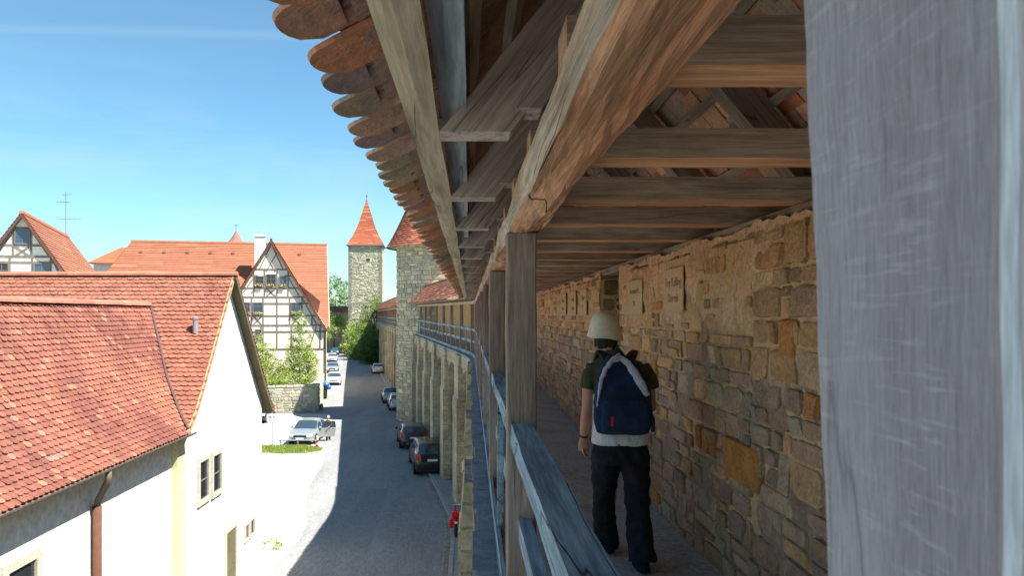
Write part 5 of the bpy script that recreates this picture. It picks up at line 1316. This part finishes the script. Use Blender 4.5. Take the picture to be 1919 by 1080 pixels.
def hand(mb, wr, dirv, palm_n, side, s=1.0, curl=.5):
    """five fingers; dirv = along the hand, palm_n = palm normal (fingers curl towards it), side = towards the thumb"""
    wr = Vector(wr); d = Vector(dirv).normalized(); n = Vector(palm_n).normalized(); sd = Vector(side).normalized()
    mb.tube([wr, wr+d*.035*s, wr+d*.085*s], [(.026*s, .017*s), (.036*s, .016*s), (.040*s, .014*s)], 12)
    for i, (off, L, r_) in enumerate(((.031, .068, .0085), (.011, .077, .009), (-.010, .072, .0085), (-.029, .056, .0075))):
        p = wr+d*.08*s+sd*off*s; a = curl*(1+.12*i); q = [p-d*.02*s, p]; ang = a*.35
        for f in (.45, .32, .23):
            v = d*math.cos(ang)+n*math.sin(ang); p = p+v*L*f*s; q.append(p); ang += a*.55
        mb.tube(q, [r_*s, r_*s, r_*.95*s, r_*.85*s, r_*.65*s], 8)
    b = wr+d*.025*s+sd*.022*s
    mb.tube([b, b+sd*.022*s+d*.025*s+n*.008*s, b+sd*.030*s+d*.052*s+n*.018*s, b+sd*.028*s+d*.072*s+n*.028*s], [.013*s, .0115*s, .0095*s, .007*s], 8)
def walker():
    base = (1.03, 5.0, FL)
    t = thing('person', 'person seen from behind on the wall walk in cream hat, olive shirt and black trousers', 'person', base, world=True)
    b = MB(); Hx, Hy = .915, 5.03
    # head and neck (looking ahead, turned slightly to the left)
    sloft(b, [(Hx, Hy+.02, -.245), (Hx, Hy+.022, -.225), (Hx, Hy+.012, -.19), (Hx, Hy+.004, -.15), (Hx, Hy, -.11), (Hx, Hy, -.07), (Hx, Hy, -.035), (Hx, Hy, -.012)],
          [(.028, .03), (.045, .062), (.06, .083), (.071, .092), (.075, .097), (.071, .093), (.054, .072), (.02, .03)], 1, 20)
    b.tube([(Hx, Hy+.088, -.115), (Hx, Hy+.112, -.152), (Hx, Hy+.088, -.16)], [.008, .013, .009], 8)
    for sx in (-1, 1): sloft(b, [(Hx+sx*.074, Hy-.005, -.165), (Hx+sx*.08, Hy-.008, -.14), (Hx+sx*.078, Hy-.008, -.11)], [(.006, .012), (.010, .018), (.007, .014)], 1, 8)
    b.tube([(Hx+.0, Hy-.005, -.17), (Hx+.025, 5.01, -.25), (.96, 5.0, -.33)], [(.052, .056), (.055, .056), (.085, .065)], 14)
    sloft(b, [(.99, 5.0, -.31), (.99, 5.0, -.36), (.99, 5.0, -.48), (.99, 5.0, -.62), (1.0, 5.0, -.76), (1.01, 5.0, -.90), (1.01, 5.0, -.98)], [(.10, .07), (.185, .085), (.172, .10), (.15, .095), (.14, .09), (.165, .105), (.14, .09)], .85, 20)
    la = [(.815, 5.0, -.355), (.80, 4.995, -.48), (.79, 4.99, -.615), (.778, 5.015, -.72), (.768, 5.045, -.835)]
    b.tube(la, [.05, .046, .038, .036, .0245], 14)
    ra = [(1.165, 5.0, -.355), (1.195, 4.995, -.49), (1.215, 5.01, -.625), (1.19, 5.14, -.63), (1.15, 5.25, -.58)]
    b.tube(ra, [.05, .046, .038, .034, .0245], 14)
    hand(b, (.768, 5.047, -.84), (.04, .14, -1), (.75, .55, .1), (.2, .95, .1), 1.0, .75)
    hand(b, (1.148, 5.255, -.578), (-.4, .9, .25), (-.6, -.1, .5), (-.1, .1, 1), 1.0, 1.3)
    for (p, q, r_) in (((1.085, 4.97, -.95), (1.11, 4.94, -1.27), (1.115, 4.84, -1.60)), ((.935, 5.02, -.95), (.955, 5.13, -1.27), (.975, 5.26, -1.60))):
        b.tube([p, q, r_], [.075, .052, .036], 12); b.tube([Vector(r_)+Vector((0, -.03, -.02)), Vector(r_)+Vector((0, .08, -.025)), Vector(r_)+Vector((0, .16, -.03))], [.026, .03, .02], 10)
    body = fuse(b, 'body', M['skin'], t, .0058, 3)
    for sx in (-1, 1):
        m_ = MB(); sloft(m_, [(Hx+sx*.031, Hy+.093, -.128), (Hx+sx*.031, Hy+.096, -.12), (Hx+sx*.031, Hy+.093, -.112)], [(.004, .004), (.012, .005), (.004, .004)], 1, 10); m_.build('eye', M['plate2'], t)
    m_ = MB(); m_.tube([(Hx-.022, Hy+.082, -.19), (Hx, Hy+.09, -.191), (Hx+.022, Hy+.082, -.19)], .004, 6); m_.build('mouth', M['orange_cloth'], t)
    # hair under the hat
    h = MB(); sloft(h, [(Hx, Hy-.012, -.232), (Hx, Hy-.018, -.205), (Hx, Hy-.015, -.165), (Hx, Hy-.01, -.12), (Hx, Hy-.008, -.07), (Hx, Hy-.006, -.015)], [(.045, .04), (.066, .058), (.079, .078), (.083, .088), (.08, .088), (.05, .06)], 1, 20)
    for q in range(16): 
        a = math.pi+math.pi*q/15; x, y = Hx+.07*math.cos(a), Hy-.01+.07*math.sin(a); h.tube([(x, y, -.17), (x+R.uniform(-.008, .008), y-.008, -.225+R.uniform(-.02, .01))], [.012, .004], 6)
    fuse(h, 'hair', M['hair'], t, .006, 2)
    # bell shaped sun hat
    h = MB(); n = 40; prof = [(0, .040), (.030, .037), (.054, .026), (.074, .007), (.088, -.018), (.099, -.046), (.106, -.079), (.112, -.106), (.122, -.136), (.1235, -.144), (.112, -.140), (.10, -.10), (.085, -.03), (.0, .02)]
    vs = []
    for i, (r_, z) in enumerate(prof):
        for k in range(n):
            a = 2*math.pi*k/n; w = 1+.018*math.sin(3*a+1)*(i/9)+.012*math.sin(5*a)*(i/9); tilt = -.10*r_*math.cos(a)
            vs.append((Hx-.003+r_*w*math.cos(a), Hy+r_*w*math.sin(a)*1.08, -.018+z+tilt+.004*math.sin(4*a+2)*(i/9)))
    h.add(vs, [(i*n+k, i*n+(k+1) % n, (i+1)*n+(k+1) % n, (i+1)*n+k) for i in range(len(prof)-1) for k in range(n)]); o = h.build('sun_hat', M['hat'], t, smooth=True); recalc(o)
    # shirt with short sleeves
    s = MB(); sloft(s, [(.955, 5.0, -.268), (.975, 5.0, -.30), (.99, 5.0, -.345), (.99, 5.0, -.42), (.99, 5.0, -.55), (.995, 5.0, -.66), (1.0, 5.0, -.74)], [(.070, .068), (.125, .08), (.198, .097), (.19, .112), (.172, .112), (.168, .112), (.17, .115)], .85, 22)
    s.tube([(.835, 5.0, -.345), (.805, 4.995, -.42), (.79, 4.99, -.50)], [(.055, .06), (.058, .06), (.056, .058)], 14)
    s.tube([(1.145, 5.0, -.345), (1.182, 4.995, -.42), (1.205, 4.99, -.50)], [(.055, .06), (.064, .062), (.062, .06)], 14)
    s.tube([(.945, 5.01, -.235), (.955, 5.0, -.29)], [(.063, .062), (.085, .075)], 14)
    fuse(s, 'shirt', M['olive_cloth'], t, .008, 3, .02, .07)
    s = MB(); sloft(s, [(.99, 5.0, -.52), (.99, 5.0, -.62), (1.0, 5.0, -.72), (1.01, 5.0, -.80), (1.01, 5.0, -.862)], [(.178, .118), (.176, .118), (.18, .122), (.192, .130), (.197, .134)], .8, 24); fuse(s, 'undershirt', M['whitecloth'], t, .008, 3, .02, .06)
    # trousers
    s = MB(); sloft(s, [(1.01, 5.0, -.83), (1.01, 5.0, -.92), (1.01, 5.0, -.99)], [(.178, .118), (.190, .128), (.182, .122)], .8, 22)
    s.tube([(1.100, 4.985, -.93), (1.110, 4.96, -1.10), (1.108, 4.935, -1.27), (1.113, 4.885, -1.45), (1.120, 4.845, -1.605)], [(.098, .115), (.090, .10), (.080, .09), (.082, .092), (.094, .108)], 16)
    s.tube([(.920, 5.015, -.93), (.915, 5.06, -1.10), (.915, 5.12, -1.27), (.938, 5.19, -1.45), (.965, 5.25, -1.605)], [(.098, .115), (.088, .10), (.073, .088), (.076, .09), (.088, .108)], 16)
    fuse(s, 'trousers', M['black_cloth'], t, .009, 3, .036, .09)
    for x, y in ((1.118, 4.84), (.975, 5.25)):
        s = MB(); sloft(s, [(x, y+.045, FL+.003), (x, y+.045, FL+.025), (x, y+.035, FL+.055), (x, y+.0, FL+.09)], [(.046, .135), (.048, .137), (.042, .115), (.036, .06)], .8, 20); s.build('shoe', M['black_cloth'], t, smooth=True)
    s = MB(); s.tube([(.7705, 5.04, -.812), (.7695, 5.043, -.826)], [.0285, .0285], 16); s.build('wristwatch', M['trim'], t)
    # rucksack
    k = thing('rucksack', 'navy blue rucksack worn on the back of the person in the cream hat', 'rucksack', (.985, 4.85, -.76), world=True)
    s = MB(); sloft(s, [(.985, 4.835, -.775), (.985, 4.825, -.76), (.985, 4.815, -.70), (.985, 4.81, -.60), (.983, 4.815, -.50), (.978, 4.825, -.40), (.970, 4.84, -.32), (.965, 4.85, -.272), (.965, 4.86, -.258)],
          [(.13, .05), (.165, .072), (.184, .085), (.188, .09), (.18, .088), (.158, .08), (.118, .062), (.07, .04), (.03, .02)], .72, 26); fuse(s, 'pack_body', M['navy_cloth'], k, .008, 3, .02, .09)
    s = MB(); sloft(s, [(.99, 4.765, -.765), (.99, 4.745, -.745), (.99, 4.735, -.68), (.99, 4.735, -.58), (.99, 4.75, -.53), (.99, 4.77, -.52)], [(.11, .03), (.15, .05), (.155, .055), (.15, .05), (.13, .035), (.1, .02)], .7, 22); fuse(s, 'front_pocket', M['navy_cloth'], k, .007, 3, .012, .06)
    s = MB(); s.tube([(.85, 4.72, -.535), (.92, 4.703, -.525), (1.06, 4.703, -.528), (1.13, 4.72, -.54)], .005, 6); s.build('zip', M['trim'], k)
    s = MB(); s.box(.888, .902, 4.683, 4.692, -.70, -.64); s.build('red_tag', M['orange_cloth'], k)
    for x0, x1 in ((.90, .865), (1.06, 1.10)):
        s = MB(); s.tube([(x0, 4.88, -.33), (x0-.005, 4.93, -.275), (x1, 4.99, -.245), (x1, 5.07, -.30), (x1, 5.115, -.42), (x1, 5.06, -.62)], [(.028, .010)]*6, 10); s.build('shoulder_strap', M['trim'], k, smooth=True)
    s = MB(); s.tube([(1.165, 4.83, -.62), (1.19, 4.84, -.68), (1.185, 4.83, -.76)], [(.012, .004)]*3, 8); s.build('side_strap', M['trim'], k)
    c = thing('draped_cloth', 'pale lavender cloth draped in an arch over the navy rucksack', 'cloth', (.97, 4.75, -.76), world=True)
    s = MB(); pts = [(1117, 776, 4.80), (1119, 755, 4.76), (1122, 735, 4.745), (1127, 710, 4.74), (1135, 690, 4.75), (1147, 676, 4.77), (1162, 671, 4.79), (1176, 680, 4.775), (1188, 698, 4.745), (1200, 718, 4.73), (1213, 742, 4.74)]
    P = [((x-880)/1400*y, y-.012, (590-z)/1400*y) for x, z, y in pts]; w = [.006, .008, .011, .014, .016, .017, .019, .022, .025, .026, .017]
    s.tube(P, [(a, a*.55+.003) for a in w], 14); s.tube([P[5], (P[6][0]-.008, P[6][1]-.005, P[6][2]+.03)], [.018, .006], 8)
    fuse(s, 'cloth', M['lav'], c, .005, 2, .016, .03)
walker()
def bystander():
    t = thing('person', 'grey-haired person standing behind the open door of the silver saloon', 'person', (-9.42, 49.75, G), rad(160))
    b = MB()
    sloft(b, [(0, 0, 1.42), (0, .01, 1.47), (0, .01, 1.54), (0, 0, 1.60), (0, 0, 1.64)], [(.04, .05), (.065, .08), (.075, .095), (.06, .075), (.02, .03)], 1, 16)
    b.tube([(0, .09, 1.53), (0, .115, 1.50)], [.012, .012], 6); b.tube([(0, 0, 1.48), (0, 0, 1.34)], [.055, .07], 10)
    sloft(b, [(0, 0, 1.36), (0, 0, 1.30), (0, 0, 1.1), (0, 0, .95), (0, 0, .84)], [(.09, .07), (.19, .09), (.16, .1), (.15, .1), (.15, .1)], .85, 16)
    for sx in (-1, 1):
        b.tube([(sx*.18, 0, 1.3), (sx*.24, .02, 1.05), (sx*.2, .22, .95)], [.05, .038, .026], 10); hand(b, (sx*.2, .22, .95), (0, 1, 0), (0, 0, -1), (-sx, 0, 0), 1, .8)
        b.tube([(sx*.09, 0, .88), (sx*.1, .02, .46), (sx*.1, -.02, .07)], [.08, .055, .04], 10); b.tube([(sx*.1, -.05, .04), (sx*.11, .15, .03)], [.04, .03], 8)
    fuse(b, 'body', M['skin'], t, .012, 2)
    s = MB(); sloft(s, [(0, 0, 1.37), (0, 0, 1.31), (0, 0, 1.1), (0, 0, .88)], [(.1, .08), (.205, .105), (.18, .12), (.18, .12)], .85, 16)
    for sx in (-1, 1): s.tube([(sx*.17, 0, 1.3), (sx*.25, .02, 1.05), (sx*.22, .16, .98)], [.062, .055, .045], 10)
    fuse(s, 'shirt', M['olive_cloth'], t, .015, 2)
    s = MB(); sloft(s, [(0, 0, .95), (0, 0, .8)], [(.17, .12), (.17, .12)], .85, 16)
    for sx in (-1, 1): s.tube([(sx*.09, 0, .86), (sx*.1, .02, .46), (sx*.1, -.02, .06)], [.095, .075, .07], 10)
    fuse(s, 'trousers', M['darktr'], t, .015, 2)
    s = MB(); sloft(s, [(0, -.03, 1.50), (0, -.02, 1.56), (0, -.01, 1.62), (0, 0, 1.665)], [(.07, .07), (.082, .09), (.07, .08), (.02, .03)], 1, 14); s.build('hair', M['whitecloth'], t, smooth=True)
M['darktr'] = cloth('dark_trousers', (.03, .035, .05), (.05, .055, .07))
bystander()

# ------------------------------------------------------------------ CAMERA, SUN, SKY
cam = D.cameras.new('Camera'); co = D.objects.new('Camera', cam); COL.objects.link(co); scene.camera = co
co.location = (0, 0, 0); co.rotation_euler = (rad(90), 0, 0); cam.lens = 1400/1919*36; cam.sensor_width = 36
cam.shift_x = (959.5-880)/1919; cam.shift_y = (590-540)/1919; cam.clip_start = .03; cam.clip_end = 2000
cam.dof.use_dof = True; cam.dof.focus_distance = 7; cam.dof.aperture_fstop = 18
EL, AZ = rad(56.5), rad(-24)         # azimuth measured from +X
sd = Vector((math.cos(AZ)*math.cos(EL), math.sin(AZ)*math.cos(EL), math.sin(EL)))
su = D.lights.new('sun', 'SUN'); su.energy = 5.0; su.angle = rad(.5); su.color = (1, .955, .88)
so = D.objects.new('sun', su); COL.objects.link(so); so.rotation_euler = sd.to_track_quat('Z', 'Y').to_euler(); so.location = (0, 0, 50)
w = D.worlds.new('World'); scene.world = w; w.use_nodes = True; nt = w.node_tree; n, l = nt.nodes, nt.links; n.clear()
sky = n.new('ShaderNodeTexSky'); sky.sky_type = 'NISHITA'; sky.sun_disc = False; sky.sun_elevation = EL
sky.sun_rotation = math.pi/2-AZ      # Blender measures clockwise from +Y
sky.air_density = 1.0; sky.dust_density = .25; sky.ozone_density = 2.2
tc = n.new('ShaderNodeTexCoord'); sp = n.new('ShaderNodeSeparateXYZ'); l.new(tc.outputs['Generated'], sp.inputs[0])
def mth(op, a, b=None):
    m = n.new('ShaderNodeMath'); m.operation = op
    for i, v in enumerate((a, b)):
        if v is None: continue
        if isinstance(v, (int, float)): m.inputs[i].default_value = v
        else: l.new(v, m.inputs[i])
    return m.outputs[0]
mp = n.new('ShaderNodeMapping'); mp.inputs['Scale'].default_value = (1.3, 1.3, 9); mp.inputs['Rotation'].default_value = (0, rad(3), 0); l.new(tc.outputs['Generated'], mp.inputs[0])
cn = noise(n, l, mp, 1.6, 8, .62, .5); cr = ramp(n, [(.44, (0, 0, 0)), (.74, (1, 1, 1))]); l.new(cn.outputs['Fac'], cr.inputs[0])
low = n.new('ShaderNodeMapRange'); l.new(sp.outputs[2], low.inputs[0]); low.inputs[1].default_value = .02; low.inputs[2].default_value = .30; low.inputs[3].default_value = .85; low.inputs[4].default_value = .08
cf_ = mth('MULTIPLY', cr.outputs[0], low.outputs[0])
# vapour trail: a thin great-circle band
yy = mth('MAXIMUM', sp.outputs[1], .05); zr = mth('DIVIDE', sp.outputs[2], yy); xr = mth('DIVIDE', sp.outputs[0], yy)
ln = mth('ADD', mth('MULTIPLY', xr, -.022), .3695); dd_ = mth('ABSOLUTE', mth('SUBTRACT', zr, ln))
tn = noise(n, l, tc if False else mp, 7, 5, .6); wid_ = mth('ADD', mth('MULTIPLY', tn.outputs['Fac'], .012), .001)
tr_ = n.new('ShaderNodeMapRange'); l.new(mth('DIVIDE', dd_, wid_), tr_.inputs[0]); tr_.inputs[1].default_value = .2; tr_.inputs[2].default_value = 1.5; tr_.inputs[3].default_value = .14; tr_.inputs[4].default_value = 0
gt_ = mth('MULTIPLY', tr_.outputs[0], mth('LESS_THAN', xr, -.2))
fac = mth('MAXIMUM', cf_, gt_)
tint = mixrgb(n, l, sky.outputs[0], (.68, .965, .97), 1, 'MULTIPLY')
mx = mixrgb(n, l, tint, (3.5, 4.5, 4.7), fac)
bg = n.new('ShaderNodeBackground'); l.new(mx, bg.inputs[0]); bg.inputs[1].default_value = .074
ou = n.new('ShaderNodeOutputWorld'); l.new(bg.outputs[0], ou.inputs[0])
scene.view_settings.view_transform = 'Standard'; scene.view_settings.look = 'None'; scene.view_settings.exposure = 1.45; scene.view_settings.gamma = 1
scene.cycles.max_bounces = 10; scene.cycles.diffuse_bounces = 7
